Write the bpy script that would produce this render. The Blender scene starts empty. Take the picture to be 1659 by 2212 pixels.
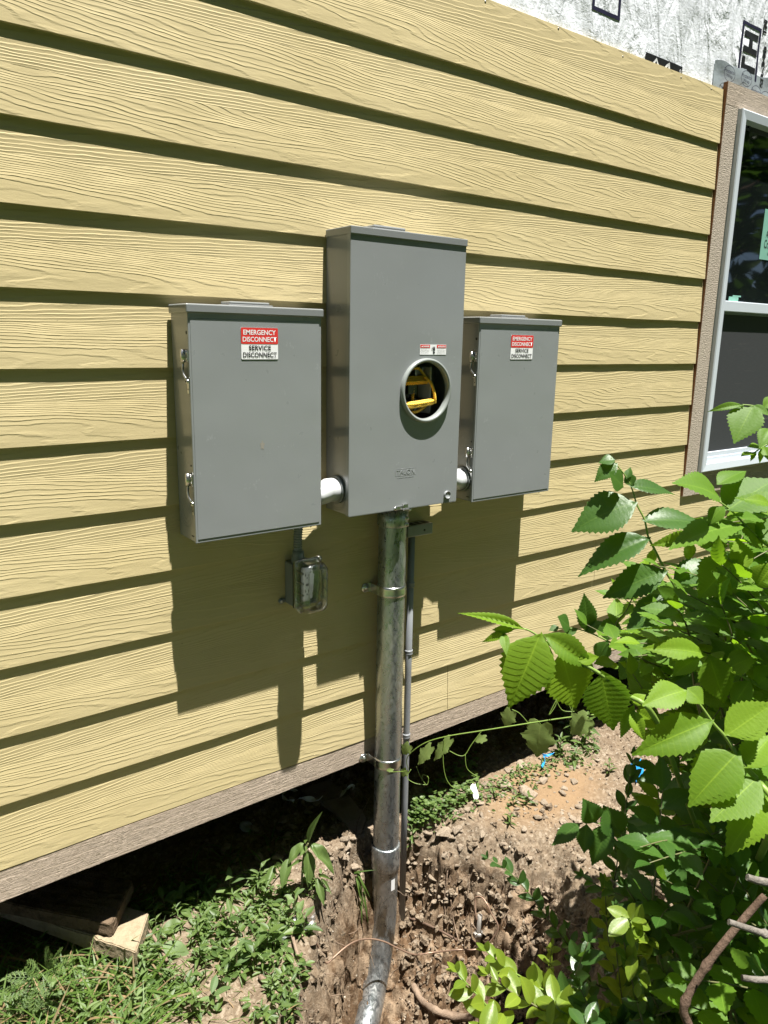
import bpy, bmesh, math, random
import numpy as np
from mathutils import Vector, Matrix
random.seed(7); rng = np.random.default_rng(11)
S = bpy.context.scene
COL = S.collection
PI = math.pi

# ------------------------------------------------------------------ camera
W, H, F = 1659.0, 2212.0, 1626.66
CAM = np.array([-0.7157, -1.8903, -0.0939])
RT = np.array([0.80410476, -0.59420123, 0.01845091])
UP = np.array([0.11917416, 0.19152412, 0.97422586])
FW = np.array([0.58242, 0.78118078, -0.22481889])
cd = bpy.data.cameras.new('camera'); cam = bpy.data.objects.new('camera', cd); COL.objects.link(cam)
cd.sensor_fit = 'VERTICAL'; cd.sensor_height = 24.0; cd.lens = F / H * 24.0
cd.clip_start = 0.02; cd.clip_end = 2000
m = Matrix.Identity(4)
for i in range(3):
    m[i][0] = RT[i]; m[i][1] = UP[i]; m[i][2] = -FW[i]; m[i][3] = CAM[i]
cam.matrix_world = m
S.camera = cam

def ray(x, y): return FW + (x - W/2)/F*RT - (y - H/2)/F*UP
def PD(x, y, D): return CAM + D*ray(x, y)
def PY(x, y, Y=0.0):
    d = ray(x, y); return CAM + (Y - CAM[1])/d[1]*d

# ------------------------------------------------------------------ light
sd = Vector((0.050, -0.216, 0.974)).normalized()
world = bpy.data.worlds.new('World'); S.world = world; world.use_nodes = True
nt = world.node_tree; nt.nodes.clear()
sk = nt.nodes.new('ShaderNodeTexSky'); sk.sky_type = 'NISHITA'; sk.sun_disc = False
sk.air_density = 0.6; sk.dust_density = 0.3; sk.sun_elevation = math.asin(sd.z); sk.sun_rotation = math.atan2(sd.x, sd.y)
bgn = nt.nodes.new('ShaderNodeBackground'); bgn.inputs['Strength'].default_value = 0.05
wo = nt.nodes.new('ShaderNodeOutputWorld')
nt.links.new(sk.outputs[0], bgn.inputs[0]); nt.links.new(bgn.outputs[0], wo.inputs[0])
sl = bpy.data.lights.new('sun', 'SUN'); sl.energy = 5.0; sl.angle = math.radians(0.5); sl.color = (1, 0.965, 0.90)
so = bpy.data.objects.new('sun', sl); COL.objects.link(so)
so.rotation_euler = sd.to_track_quat('Z', 'Y').to_euler(); so.location = (0, -3, 8)
S.view_settings.view_transform = 'Standard'; S.view_settings.look = 'None'
S.view_settings.exposure = 1.62; S.view_settings.gamma = 1; S.view_settings.use_curve_mapping = False
S.render.engine = 'CYCLES'
try:
    S.cycles.max_bounces = 8; S.cycles.transparent_max_bounces = 12; S.cycles.use_denoising = True
except Exception: pass

# ------------------------------------------------------------------ node helpers
class NT:
    def __init__(s, name):
        s.m = bpy.data.materials.new(name); s.m.use_nodes = True
        s.t = s.m.node_tree; s.t.nodes.clear()
        s.out = s.t.nodes.new('ShaderNodeOutputMaterial')
    def n(s, typ, ins=None, **kw):
        nd = s.t.nodes.new(typ)
        for k, v in kw.items(): setattr(nd, k, v)
        for k, v in (ins or {}).items(): s.i(nd, k, v)
        return nd
    def i(s, nd, k, v):
        if hasattr(v, 'links') or isinstance(v, bpy.types.NodeSocket): s.t.links.new(v, nd.inputs[k])
        else:
            if isinstance(v, tuple) and len(v) == 3 and nd.inputs[k].type == 'RGBA': v = (*v, 1)
            nd.inputs[k].default_value = v
    def m_(s, op, a, b=None, c=None, clamp=False):
        nd = s.n('ShaderNodeMath', operation=op, use_clamp=clamp); s.i(nd, 0, a)
        if b is not None: s.i(nd, 1, b)
        if c is not None: s.i(nd, 2, c)
        return nd.outputs[0]
    def mix(s, f, a, b, blend='MIX'):
        nd = s.n('ShaderNodeMix', data_type='RGBA', blend_type=blend)
        s.i(nd, 0, f); s.i(nd, 6, a if not isinstance(a, tuple) else (*a[:3], 1)); s.i(nd, 7, b if not isinstance(b, tuple) else (*b[:3], 1))
        return nd.outputs[2]
    def ramp(s, f, stops):
        nd = s.n('ShaderNodeValToRGB'); s.i(nd, 0, f); cr = nd.color_ramp
        while len(cr.elements) < len(stops): cr.elements.new(0.5)
        for e, (p, c) in zip(cr.elements, stops):
            e.position = p; e.color = (c, c, c, 1) if not isinstance(c, tuple) else (*c, 1)
        return nd.outputs[0]
    def obj(s): return s.n('ShaderNodeTexCoord').outputs['Object']
    def scale(s, v, sc, off=(0, 0, 0)):
        nd = s.n('ShaderNodeMapping'); s.i(nd, 'Vector', v); nd.inputs['Scale'].default_value = sc; nd.inputs['Location'].default_value = off
        return nd.outputs[0]
    def noise(s, v, sc, det=3, rough=.5, dist=0.0, col=False):
        nd = s.n('ShaderNodeTexNoise'); s.i(nd, 'Vector', v); nd.inputs['Scale'].default_value = sc
        nd.inputs['Detail'].default_value = det; nd.inputs['Roughness'].default_value = rough; nd.inputs['Distortion'].default_value = dist
        return nd.outputs['Color' if col else 'Fac']
    def bsdf(s, **kw):
        nd = s.n('ShaderNodeBsdfPrincipled')
        for k, v in kw.items():
            s.i(nd, {'base': 'Base Color', 'rough': 'Roughness', 'metal': 'Metallic', 'spec': 'Specular IOR Level', 'coat': 'Coat Weight',
                     'coatr': 'Coat Roughness', 'normal': 'Normal', 'trans': 'Transmission Weight', 'alpha': 'Alpha', 'ior': 'IOR'}[k], v)
        return nd.outputs[0]
    def bump(s, h, dist, st=1.0, normal=None):
        nd = s.n('ShaderNodeBump'); s.i(nd, 'Height', h); nd.inputs['Distance'].default_value = dist; nd.inputs['Strength'].default_value = st
        if normal is not None: s.i(nd, 'Normal', normal)
        return nd.outputs[0]
    def done(s, sh): s.t.links.new(sh, s.out.inputs[0]); return s.m

def simple(name, base, rough=.5, metal=0, var=.15, vs=20, bump=0.0, bs=200, **kw):
    t = NT(name); o = t.obj()
    f = t.noise(o, vs, 4, .6)
    c = t.mix(f, tuple(x*(1-var) for x in base), tuple(min(1, x*(1+var)) for x in base))
    args = dict(base=c, rough=rough, metal=metal, **kw)
    if bump: args['normal'] = t.bump(t.noise(o, bs, 3), bump)
    return t.done(t.bsdf(**args))

E_ = 0.178
def grain_material(name, c1, c2, board=True, vertical=False, depth=0.0011, zc=0.0, dens=1.0, stain=True, wig=1.0):
    """embossed cedar grain on fibre cement: nested rings whose contours crowd towards the board's edges"""
    t = NT(name); o = t.obj()
    sp = t.n('ShaderNodeSeparateXYZ'); t.i(sp, 0, o)
    x, y, z = sp.outputs
    if vertical: x, z = z, x
    if board:
        kk = t.m_('FLOOR', t.m_('DIVIDE', z, E_))
        zz = t.m_('SUBTRACT', t.m_('SUBTRACT', z, t.m_('MULTIPLY', kk, E_)), E_*.46)
        wn = t.n('ShaderNodeTexWhiteNoise', noise_dimensions='1D'); t.i(wn, 'W', kk); rnd = wn.outputs['Value']
    else:
        zz = t.m_('SUBTRACT', z, zc); rnd = t.m_('ADD', .37, 0.0); kk = t.m_('ADD', 3.0, 0.0)
    xo = t.m_('ADD', x, t.m_('MULTIPLY', rnd, 37.0))
    # board-local coordinates, stretched along the board
    cb = t.n('ShaderNodeCombineXYZ'); t.i(cb, 0, t.m_('MULTIPLY', xo, 1.3)); t.i(cb, 1, t.m_('MULTIPLY', zz, 11.0)); t.i(cb, 2, t.m_('MULTIPLY', kk, 3.1))
    n1 = t.noise(cb.outputs[0], 1.0, 2, .5)
    cb2 = t.n('ShaderNodeCombineXYZ'); t.i(cb2, 0, t.m_('MULTIPLY', xo, 11.0)); t.i(cb2, 1, t.m_('MULTIPLY', zz, 45.0)); t.i(cb2, 2, t.m_('MULTIPLY', kk, 3.1))
    n2 = t.noise(cb2.outputs[0], 1.0, 3, .6)
    zs = t.m_('ADD', zz, t.m_('MULTIPLY', t.m_('SUBTRACT', n1, .5), .05*wig))
    q = t.m_('MULTIPLY', t.m_('MULTIPLY', zs, zs), 1250.0*dens)
    slope = t.m_('MULTIPLY', xo, 5.0)
    h = t.m_('ADD', t.m_('ADD', q, slope), t.m_('MULTIPLY', n2, 1.15))
    h = t.m_('ADD', h, t.m_('MULTIPLY', n1, 5.0*wig))
    fr = t.m_('FRACT', h)
    prof = t.ramp(fr, [(0.0, 0.0), (0.22, 1.0), (.55, .45), (1.0, 0.0)])
    # lines fade in and out
    cb3 = t.n('ShaderNodeCombineXYZ'); t.i(cb3, 0, t.m_('MULTIPLY', xo, 9.0)); t.i(cb3, 1, t.m_('MULTIPLY', zz, 60.0)); t.i(cb3, 2, kk)
    am = t.ramp(t.noise(cb3.outputs[0], 1.0, 2), [(.3, .35), (.65, 1.0)])
    hh = t.m_('MULTIPLY', prof, am)
    fine = t.noise(o, 420, 2, .6)
    hh = t.m_('ADD', hh, t.m_('MULTIPLY', fine, .22))
    nrm = t.bump(hh, depth)
    big = t.noise(o, 1.7, 3, .6)
    col = t.mix(t.ramp(big, [(.3, 0.0), (.7, 1.0)]), c1, c2)
    if board:
        col = t.mix(t.m_('MULTIPLY', rnd, .35), col, tuple(v*.86 for v in c1))
    if stain:
        sm = t.ramp(t.noise(t.scale(o, (1.0, 1, 2.0)), 2.6, 5, .7), [(.56, 0.0), (.70, 1.0)])
        ln = t.ramp(t.noise(t.scale(o, (5, 1, 60)), 1.0, 4, .7), [(.45, 0.0), (.7, 1.0)])
        col = t.mix(t.m_('MULTIPLY', t.m_('MULTIPLY', sm, ln), .55), col, tuple(v*.5 for v in c1))
        # dirt specks
        vo = t.n('ShaderNodeTexVoronoi'); t.i(vo, 'Vector', o); vo.inputs['Scale'].default_value = 14
        sp2 = t.m_('MULTIPLY', t.ramp(vo.outputs['Distance'], [(.018, 1.0), (.03, 0.0)]), .5)
        col = t.mix(sp2, col, (.12, .10, .06))
    return t.done(t.bsdf(base=col, rough=.72, spec=.25, normal=nrm))

M = {}
M['siding'] = grain_material('siding_paint', (.485, .400, .212), (.535, .450, .255), depth=.00068, dens=.85)
def fine_grain(name, c1, c2):
    t = NT(name); o = t.obj()
    a = t.noise(t.scale(o, (7, 1, 190)), 1.0, 4, .6, .6); b = t.noise(t.scale(o, (26, 1, 330)), 1.0, 3, .6, .4)
    f = t.m_('ADD', t.ramp(a, [(.42, 0.0), (.50, 1.0), (.56, .3), (.64, 1.0)]), t.m_('MULTIPLY', b, .6))
    c = t.mix(t.noise(o, 5, 4, .6), c1, c2)
    return t.done(t.bsdf(base=c, rough=.8, spec=.2, normal=t.bump(f, .0016)))
M['skirt'] = fine_grain('skirt_paint', (.42, .34, .265), (.48, .395, .315))
M['trimh'] = fine_grain('trim_paint_h', (.40, .33, .26), (.45, .38, .30))
def trimv():
    t = NT('trim_paint_v'); o = t.obj()
    n = t.noise(t.scale(o, (220, 1, 130)), 1.0, 4, .65)
    n2 = t.noise(t.scale(o, (60, 1, 260)), 1.0, 3, .6)
    f = t.m_('ADD', n, n2)
    c = t.mix(t.noise(o, 8, 3), (.36, .31, .25), (.44, .38, .31))
    return t.done(t.bsdf(base=c, rough=.8, spec=.2, normal=t.bump(f, .0045)))
M['trimv'] = trimv()
M['rawedge'] = simple('raw_board_edge', (.22, .10, .05), .9, var=.4, vs=60)

def paint_grey(name, base, marks=True):
    t = NT(name); o = t.obj()
    n = t.noise(o, 3, 4, .6)
    c = t.mix(n, tuple(v*.94 for v in base), tuple(v*1.06 for v in base))
    if marks:
        a = t.ramp(t.noise(t.scale(o, (1, 1, 1.3)), 11, 6, .75), [(.60, 0.0), (.70, 1.0)])
        b = t.ramp(t.noise(t.scale(o, (160, 160, 35)), 1.0, 3, .7), [(.5, 0.0), (.66, 1.0)])
        c = t.mix(t.m_('MULTIPLY', t.m_('MULTIPLY', a, b), .5), c, tuple(min(1, v*2.0) for v in base))
        d = t.ramp(t.noise(o, 6.3, 5, .7), [(.66, 0.0), (.76, 1.0)])
        c = t.mix(t.m_('MULTIPLY', d, .25), c, (.25, .22, .17))
    r = t.m_('ADD', .24, t.m_('MULTIPLY', t.noise(o, 25, 3), .12))
    return t.done(t.bsdf(base=c, rough=r, spec=.5, coat=.35, coatr=.12, normal=t.bump(t.noise(o, 3.2, 2), .0035, 1.0, t.bump(t.noise(o, 500, 2), .00010))))
M['grey'] = paint_grey('grey_enamel', (.190, .200, .202))
M['greydoor'] = paint_grey('grey_enamel_front', (.222, .236, .240))
M['emboss'] = simple('grey_emboss', (.26, .28, .28), .3, coat=.3)
M['ring'] = simple('pale_grey_ring', (.23, .25, .24), .32, var=.08, coat=.4)
M['zinc'] = simple('zinc_plate', (.58, .58, .57), .28, metal=1.0, var=.25, vs=90)
M['dark'] = simple('dark_void', (.02, .022, .02), .6)
M['darkgreen'] = simple('dark_green_plastic', (.03, .045, .02), .25, var=.5, vs=50)
M['pvc'] = simple('pvc_pale', (.52, .54, .55), .28, var=.06)
M['pvcg'] = simple('pvc_grey', (.20, .21, .225), .42, var=.12, vs=30)
M['plasg'] = simple('box_grey_plastic', (.17, .185, .19), .4, var=.08)
M['blackrub'] = simple('black_gasket', (.01, .01, .01), .6)
M['vinyl'] = simple('white_vinyl', (.55, .60, .66), .3, var=.03)
M['white'] = simple('sticker_white', (.78, .79, .80), .35, var=.04)
M['red'] = simple('sticker_red', (.62, .035, .03), .35, var=.05)
M['black'] = simple('print_black', (.012, .012, .014), .45)
M['navy'] = simple('print_navy', (.015, .013, .04), .45)
M['sky_tape'] = simple('tape_grey', (.30, .34, .37), .25, var=.12, vs=12, coat=.3, bump=.002, bs=25)
M['mint'] = simple('window_sticker', (.20, .42, .34), .5, var=.08)
M['blue'] = simple('blue_plastic', (.02, .22, .50), .35)
M['yrope'] = simple('yellow_rope', (.80, .48, .05), .55, var=.3, vs=120)
M['copper'] = simple('copper_wire', (.26, .17, .12), .45, metal=.5, var=.3, vs=50)
M['steelrod'] = simple('ground_rod', (.33, .31, .28), .5, metal=.7, var=.3, vs=80)
M['sheath'] = simple('sheathing', (.10, .09, .07), .9)
M['ivory'] = simple('white_scrap', (.75, .74, .70), .6)
def galv():
    t = NT('galvanised_steel'); o = t.obj()
    a = t.ramp(t.noise(t.scale(o, (1, 1, .45)), 55, 5, .65, 1.5), [(.42, 0.0), (.62, 1.0)])
    b = t.ramp(t.noise(t.scale(o, (1, 1, .3)), 9, 4, .7), [(.40, 0.0), (.62, 1.0)])
    c = t.mix(t.m_('MULTIPLY', a, b), (.30, .325, .335), (.50, .51, .50))
    sp = t.n('ShaderNodeSeparateXYZ'); t.i(sp, 0, o)
    low = t.m_('MULTIPLY', t.m_('SUBTRACT', -1.75, sp.outputs[2]), 2.6, clamp=True)
    dn = t.ramp(t.noise(t.scale(o, (1, 1, .6)), 14, 6, .75), [(.42, 0.0), (.60, 1.0)])
    mud = t.m_('MULTIPLY', t.m_('ADD', low, t.m_('MULTIPLY', t.m_('SUBTRACT', -2.1, sp.outputs[2], clamp=True), 2.0), clamp=True), t.m_('ADD', dn, t.m_('MULTIPLY', t.m_('SUBTRACT', -2.12, sp.outputs[2], clamp=True), 2.0), clamp=True))
    c = t.mix(mud, c, (.27, .20, .12))
    # rub marks round the lower pipe
    wv = t.ramp(t.noise(t.scale(o, (6, 6, 90)), 1.0, 3, .6), [(.60, 0.0), (.68, 1.0)])
    c = t.mix(t.m_('MULTIPLY', t.m_('MULTIPLY', wv, low), .5), c, (.75, .76, .76))
    r = t.m_('ADD', .26, t.m_('ADD', t.m_('MULTIPLY', a, .22), t.m_('MULTIPLY', mud, .4)))
    me = t.m_('SUBTRACT', .88, t.m_('MULTIPLY', mud, .8))
    return t.done(t.bsdf(base=c, rough=r, metal=me, normal=t.bump(t.noise(o, 90, 4), .0006)))
M['galv'] = galv()
def glassy(name, tint, fmin, fmax, rough):
    t = NT(name)
    tr = t.n('ShaderNodeBsdfTransparent'); t.i(tr, 'Color', tint)
    gl = t.n('ShaderNodeBsdfGlossy'); gl.inputs['Roughness'].default_value = rough
    lw = t.n('ShaderNodeLayerWeight'); lw.inputs[0].default_value = .35
    f = t.m_('ADD', fmin, t.m_('MULTIPLY', lw.outputs['Facing'], fmax-fmin))
    mx = t.n('ShaderNodeMixShader'); t.i(mx, 0, f); t.t.links.new(tr.outputs[0], mx.inputs[1]); t.t.links.new(gl.outputs[0], mx.inputs[2])
    return t.done(mx.outputs[0])
def poly():
    t = NT('clear_polycarbonate'); o = t.obj()
    return t.done(t.bsdf(base=(.93, .94, .94), rough=.06, trans=1.0, ior=1.49, normal=t.bump(t.noise(o, 60, 3), .0008)))
M['clear'] = poly()
M['clearrim'] = glassy('clear_rim', (.80, .82, .83), .22, .7, .12)
def wglass():
    t = NT('window_glass'); o = t.obj()
    return t.done(t.bsdf(base=(.006, .008, .008), rough=.03, spec=.6, normal=t.bump(t.noise(o, 1.5, 2), .004)))
M['wglass'] = wglass()
def screen():
    t = NT('insect_screen'); o = t.obj()
    w = t.noise(t.scale(o, (30, 1, 500)), 1.0, 2)
    c = t.mix(w, (.030, .032, .035), (.055, .058, .062))
    c = t.mix(t.ramp(t.noise(t.scale(o, (3, 1, 40)), 1.0, 4, .7), [(.6, 0.0), (.8, 1.0)]), c, (.09, .085, .08))
    return t.done(t.bsdf(base=c, rough=.6, spec=.3))
M['screen'] = screen()
def wrapm():
    t = NT('house_wrap'); o = t.obj()
    a = t.noise(t.scale(o, (1.0, 1, 1.6)), 42, 4, .6, .8); b = t.noise(t.scale(o, (9, 1, 3)), 1.2, 4, .55, .8)
    n = t.bump(b, .022, 1.0); n = t.bump(a, .0018, 1.0, n)
    return t.done(t.bsdf(base=(.76, .79, .84), rough=.42, spec=.5, normal=n))
M['wrap'] = wrapm()
def woodm(name, c1, c2, c3):
    t = NT(name); o = t.obj()
    a = t.noise(t.scale(o, (3, 40, 40)), 1.0, 4, .6)
    c = t.mix(a, c1, c2)
    d = t.ramp(t.noise(o, 22, 6, .75), [(.47, 0.0), (.62, 1.0)])
    c = t.mix(t.m_('MULTIPLY', d, .8), c, c3)
    return t.done(t.bsdf(base=c, rough=.9, spec=.15, normal=t.bump(t.noise(o, 130, 5, .7), .004)))
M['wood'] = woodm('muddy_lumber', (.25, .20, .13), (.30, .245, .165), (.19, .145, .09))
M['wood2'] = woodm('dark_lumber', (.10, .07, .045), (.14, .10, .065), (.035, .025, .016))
M['root'] = woodm('root_bark', (.17, .12, .085), (.24, .18, .13), (.11, .075, .05))
M['deadwood'] = woodm('grey_dead_twig', (.13, .115, .10), (.22, .20, .175), (.07, .06, .05))
M['bark'] = woodm('brown_bark', (.10, .065, .045), (.14, .095, .07), (.07, .045, .03))
M['stem'] = simple('green_stem', (.13, .20, .035), .5, var=.25, vs=40)
M['stemb'] = simple('brown_green_stem', (.10, .10, .04), .6, var=.35, vs=40)
def stonem(name, c1, c2):
    t = NT(name); o = t.obj()
    oi = t.n('ShaderNodeObjectInfo')
    a = t.noise(o, 30, 6, .7)
    c = t.mix(a, c1, c2)
    c = t.mix(t.m_('MULTIPLY', oi.outputs['Random'], .6), c, tuple(v*.62 for v in c1))
    c = t.mix(t.ramp(t.noise(o, 12, 4), [(.5, 0.0), (.7, .7)]), c, (.14, .10, .06))
    return t.done(t.bsdf(base=c, rough=.95, spec=.1, normal=t.bump(t.noise(o, 110, 5, .7), .004)))
M['stone'] = stonem('tan_stone', (.29, .23, .17), (.40, .33, .25))
M['slab'] = stonem('slab_stone', (.22, .17, .125), (.26, .21, .16))
M['clear_bag'] = glassy('clear_film', (.88, .89, .90), .06, .25, .45)

def leafm(name, base, trans, rough=.42, veins=14, spec=.4, hue=.25, mixf=.34):
    t = NT(name)
    uv = t.n('ShaderNodeUVMap'); sp = t.n('ShaderNodeSeparateXYZ'); t.i(sp, 0, uv.outputs[0])
    g = t.n('ShaderNodeNewGeometry'); r = g.outputs['Random Per Island']
    u = t.m_('ABSOLUTE', t.m_('SUBTRACT', t.m_('MULTIPLY', sp.outputs[0], 2.0), 1.0))
    rib = t.ramp(u, [(.0, 1.0), (.05, 0.0)])
    fv = t.m_('ABSOLUTE', t.m_('SUBTRACT', t.m_('FRACT', t.m_('MULTIPLY', sp.outputs[1], float(veins))), .5))
    vein = t.m_('MULTIPLY', t.ramp(fv, [(.40, 0.0), (.5, 1.0)]), .35)
    v = t.m_('MAXIMUM', rib, vein) if veins else rib
    c = t.mix(r, tuple(x*(1-hue) for x in base), (base[0]*(1+hue*1.5), base[1]*(1+hue*.7), base[2]*(1+hue*.3)))
    o = t.obj()
    c = t.mix(t.m_('MULTIPLY', t.noise(o, 90, 4, .7), .35), c, tuple(x*.7 for x in base))
    c = t.mix(t.m_('MULTIPLY', v, .45), c, (base[0]*2.4+.03, base[1]*1.9+.02, base[2]*1.8+.01))
    nr = t.bump(t.noise(o, 260, 2), .0003)
    p = t.bsdf(base=c, rough=rough, spec=spec, normal=nr)
    tl = t.n('ShaderNodeBsdfTranslucent'); t.i(tl, 0, t.mix(r, trans, tuple(x*.75 for x in trans)))
    mx = t.n('ShaderNodeMixShader'); mx.inputs[0].default_value = mixf
    t.t.links.new(p, mx.inputs[1]); t.t.links.new(tl.outputs[0], mx.inputs[2])
    return t.done(mx.outputs[0])
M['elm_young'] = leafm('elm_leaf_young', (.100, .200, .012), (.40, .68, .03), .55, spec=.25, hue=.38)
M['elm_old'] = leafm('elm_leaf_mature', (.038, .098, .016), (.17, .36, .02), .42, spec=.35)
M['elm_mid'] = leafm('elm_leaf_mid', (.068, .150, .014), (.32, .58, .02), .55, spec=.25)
M['privet'] = leafm('privet_leaf', (.035, .085, .02), (.16, .32, .03), .35, veins=0)
M['privet_young'] = leafm('privet_leaf_young', (.12, .19, .02), (.45, .60, .05), .4, veins=0)
M['weed'] = leafm('weed_leaf', (.075, .135, .036), (.22, .36, .07), .5, veins=0, hue=.35)
M['weedp'] = leafm('pale_weed_leaf', (.10, .17, .06), (.25, .38, .09), .6, veins=10, hue=.3)
M['grass'] = leafm('grass_blade', (.065, .13, .025), (.22, .36, .05), .5, veins=0, hue=.4)
M['drygrass'] = leafm('dry_grass', (.22, .17, .09), (.25, .2, .1), .7, veins=0)
M['vine'] = leafm('vine_leaf', (.11, .17, .05), (.30, .40, .10), .5, veins=6)
M['treeleaf'] = leafm('tree_leaf', (.045, .09, .02), (.12, .25, .03), .5, veins=0)

# ------------------------------------------------------------------ mesh helpers
def tag(o, label=None, cat=None, group=None, kind=None):
    if label: o['label'] = label
    if cat: o['category'] = cat
    if group: o['group'] = group
    if kind: o['kind'] = kind
    return o
def empty(name, loc, label=None, cat=None, group=None):
    o = bpy.data.objects.new(name, None); COL.objects.link(o); o.location = loc; o.empty_display_size = .05
    return tag(o, label, cat, group)
def wpos(o):
    v = Vector((0, 0, 0))
    while o is not None: v = v + Vector(o.location); o = o.parent
    return v

class MB:
    def __init__(s): s.v = []; s.f = []; s.sm = []; s.uv = []
    def add(s, vs, fs, smooth=False):
        b = len(s.v); s.v.extend([tuple(map(float, p)) for p in vs]); s.f.extend([tuple(b+i for i in f) for f in fs]); s.sm.extend([smooth]*len(fs))
        return s
    def box(s, a, b, bev=0.0, seg=2, smooth=False):
        (x0, y0, z0), (x1, y1, z1) = a, b
        bm = bmesh.new(); bmesh.ops.create_cube(bm, size=1)
        for v in bm.verts:
            v.co = Vector(((x0+x1)/2+v.co.x*(x1-x0), (y0+y1)/2+v.co.y*(y1-y0), (z0+z1)/2+v.co.z*(z1-z0)))
        if bev: bmesh.ops.bevel(bm, geom=bm.edges[:], offset=bev, segments=seg, affect='EDGES', profile=.5)
        bm.verts.index_update()
        s.add([v.co[:] for v in bm.verts], [[v.index for v in f.verts] for f in bm.faces], smooth); bm.free(); return s
    def bm(s, bm, smooth=False):
        bm.verts.index_update(); s.add([v.co[:] for v in bm.verts], [[v.index for v in f.verts] for f in bm.faces], smooth); bm.free(); return s
    def tube(s, pts, r, seg=12, cap=True, smooth=True, twist=0.0):
        pts = [Vector(p) for p in pts]; n = len(pts); rs = r if hasattr(r, '__len__') else [r]*n
        t0 = (pts[1]-pts[0]).normalized(); a = t0.orthogonal().normalized(); vs = []
        for i, p in enumerate(pts):
            t = ((pts[min(i+1, n-1)]-pts[max(i-1, 0)])).normalized()
            a = (a - t*a.dot(t)).normalized(); b = t.cross(a)
            for k in range(seg):
                an = 2*PI*k/seg; vs.append(p+(a*math.cos(an)+b*math.sin(an))*rs[i])
        fs = [(i*seg+k, i*seg+(k+1) % seg, (i+1)*seg+(k+1) % seg, (i+1)*seg+k) for i in range(n-1) for k in range(seg)]
        s.add(vs, fs, smooth)
        if cap:
            b = len(s.v)-n*seg
            s.f.append(tuple(b+k for k in reversed(range(seg)))); s.sm.append(False)
            s.f.append(tuple(b+(n-1)*seg+k for k in range(seg))); s.sm.append(False)
        return s
    def lathe(s, c, axis, prof, seg=32, smooth=True, cap=False):
        """prof: list of (radius, distance along axis)"""
        c = Vector(c); ax = Vector(axis).normalized(); a = ax.orthogonal().normalized(); b = ax.cross(a); vs = []
        for r, d in prof:
            for k in range(seg):
                an = 2*PI*k/seg; vs.append(c+ax*d+(a*math.cos(an)+b*math.sin(an))*r)
        n = len(prof)
        fs = [(i*seg+k, i*seg+(k+1) % seg, (i+1)*seg+(k+1) % seg, (i+1)*seg+k) for i in range(n-1) for k in range(seg)]
        if cap: fs += [tuple(reversed(range(seg))), tuple((n-1)*seg+k for k in range(seg))]
        return s.add(vs, fs, smooth)
    def build(s, name, mat, parent=None):
        me = bpy.data.meshes.new(name)
        off = wpos(parent) if parent is not None else Vector((0, 0, 0))
        me.from_pydata([(v[0]-off.x, v[1]-off.y, v[2]-off.z) for v in s.v], [], s.f); me.polygons.foreach_set('use_smooth', s.sm); me.update()
        me.materials.append(M[mat] if isinstance(mat, str) else mat)
        o = bpy.data.objects.new(name, me); COL.objects.link(o)
        if parent is not None: o.parent = parent
        return o

def np_obj(name, v, f, mat, parent=None, smooth=True, uv=None, attr=None, off=None):
    """v (n,3) array, f list/array of quads"""
    me = bpy.data.meshes.new(name)
    v = np.asarray(v, dtype=np.float32)
    if off is None and parent is not None: off = np.array(wpos(parent))
    if off is not None: v = v - np.asarray(off, dtype=np.float32)
    f = np.asarray(f, dtype=np.int32); k = f.shape[1]
    me.vertices.add(len(v)); me.vertices.foreach_set('co', v.ravel())
    me.loops.add(f.size); me.loops.foreach_set('vertex_index', f.ravel())
    me.polygons.add(len(f)); me.polygons.foreach_set('loop_start', np.arange(0, f.size, k, dtype=np.int32))
    me.polygons.foreach_set('loop_total', np.full(len(f), k, dtype=np.int32))
    me.polygons.foreach_set('use_smooth', np.full(len(f), smooth))
    if uv is not None:
        l = me.uv_layers.new(name='UVMap'); l.data.foreach_set('uv', np.asarray(uv, dtype=np.float32)[f.ravel()].ravel())
    if attr:
        for an, av in attr.items():
            a = me.attributes.new(an, 'FLOAT', 'POINT'); a.data.foreach_set('value', np.asarray(av, dtype=np.float32))
    me.update(calc_edges=True); me.validate()
    me.materials.append(M[mat] if isinstance(mat, str) else mat)
    o = bpy.data.objects.new(name, me); COL.objects.link(o)
    if parent is not None: o.parent = parent
    return o

def text_part(name, body, x0, x1, z0, z1, y, mat, parent, rot=0, bold=.02, depth=0.0, squash=True):
    """lettering facing -y, fitted into the rectangle"""
    cu = bpy.data.curves.new(name, 'FONT'); cu.body = body; cu.offset = bold; cu.align_x = 'LEFT'; cu.resolution_u = 3
    if depth: cu.extrude = .1
    ob = bpy.data.objects.new(name, cu); COL.objects.link(ob)
    bpy.context.view_layer.update()
    dg = bpy.context.evaluated_depsgraph_get()
    me = bpy.data.meshes.new_from_object(ob.evaluated_get(dg)); bpy.data.objects.remove(ob)
    co = np.zeros(len(me.vertices)*3); me.vertices.foreach_get('co', co); co = co.reshape(-1, 3)
    u, v, w = co[:, 0], co[:, 1], co[:, 2]
    if rot == 90: u, v = -v, u
    if rot == -90: u, v = v, -u
    u = (u-u.min())/max(1e-9, u.max()-u.min()); v = (v-v.min())/max(1e-9, v.max()-v.min())
    X = x0+u*(x1-x0); Z = z0+v*(z1-z0); Y = y - (w+.1)/.2*depth if depth else np.full(len(u), y)
    off = wpos(parent)
    out = np.stack([X-off.x, Y-off.y, Z-off.z], 1).astype(np.float32)
    me.vertices.foreach_set('co', out.ravel()); me.materials.clear(); me.materials.append(M[mat]); me.name = name; me.update()
    o = bpy.data.objects.new(name, me); COL.objects.link(o); o.parent = parent
    return o
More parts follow.
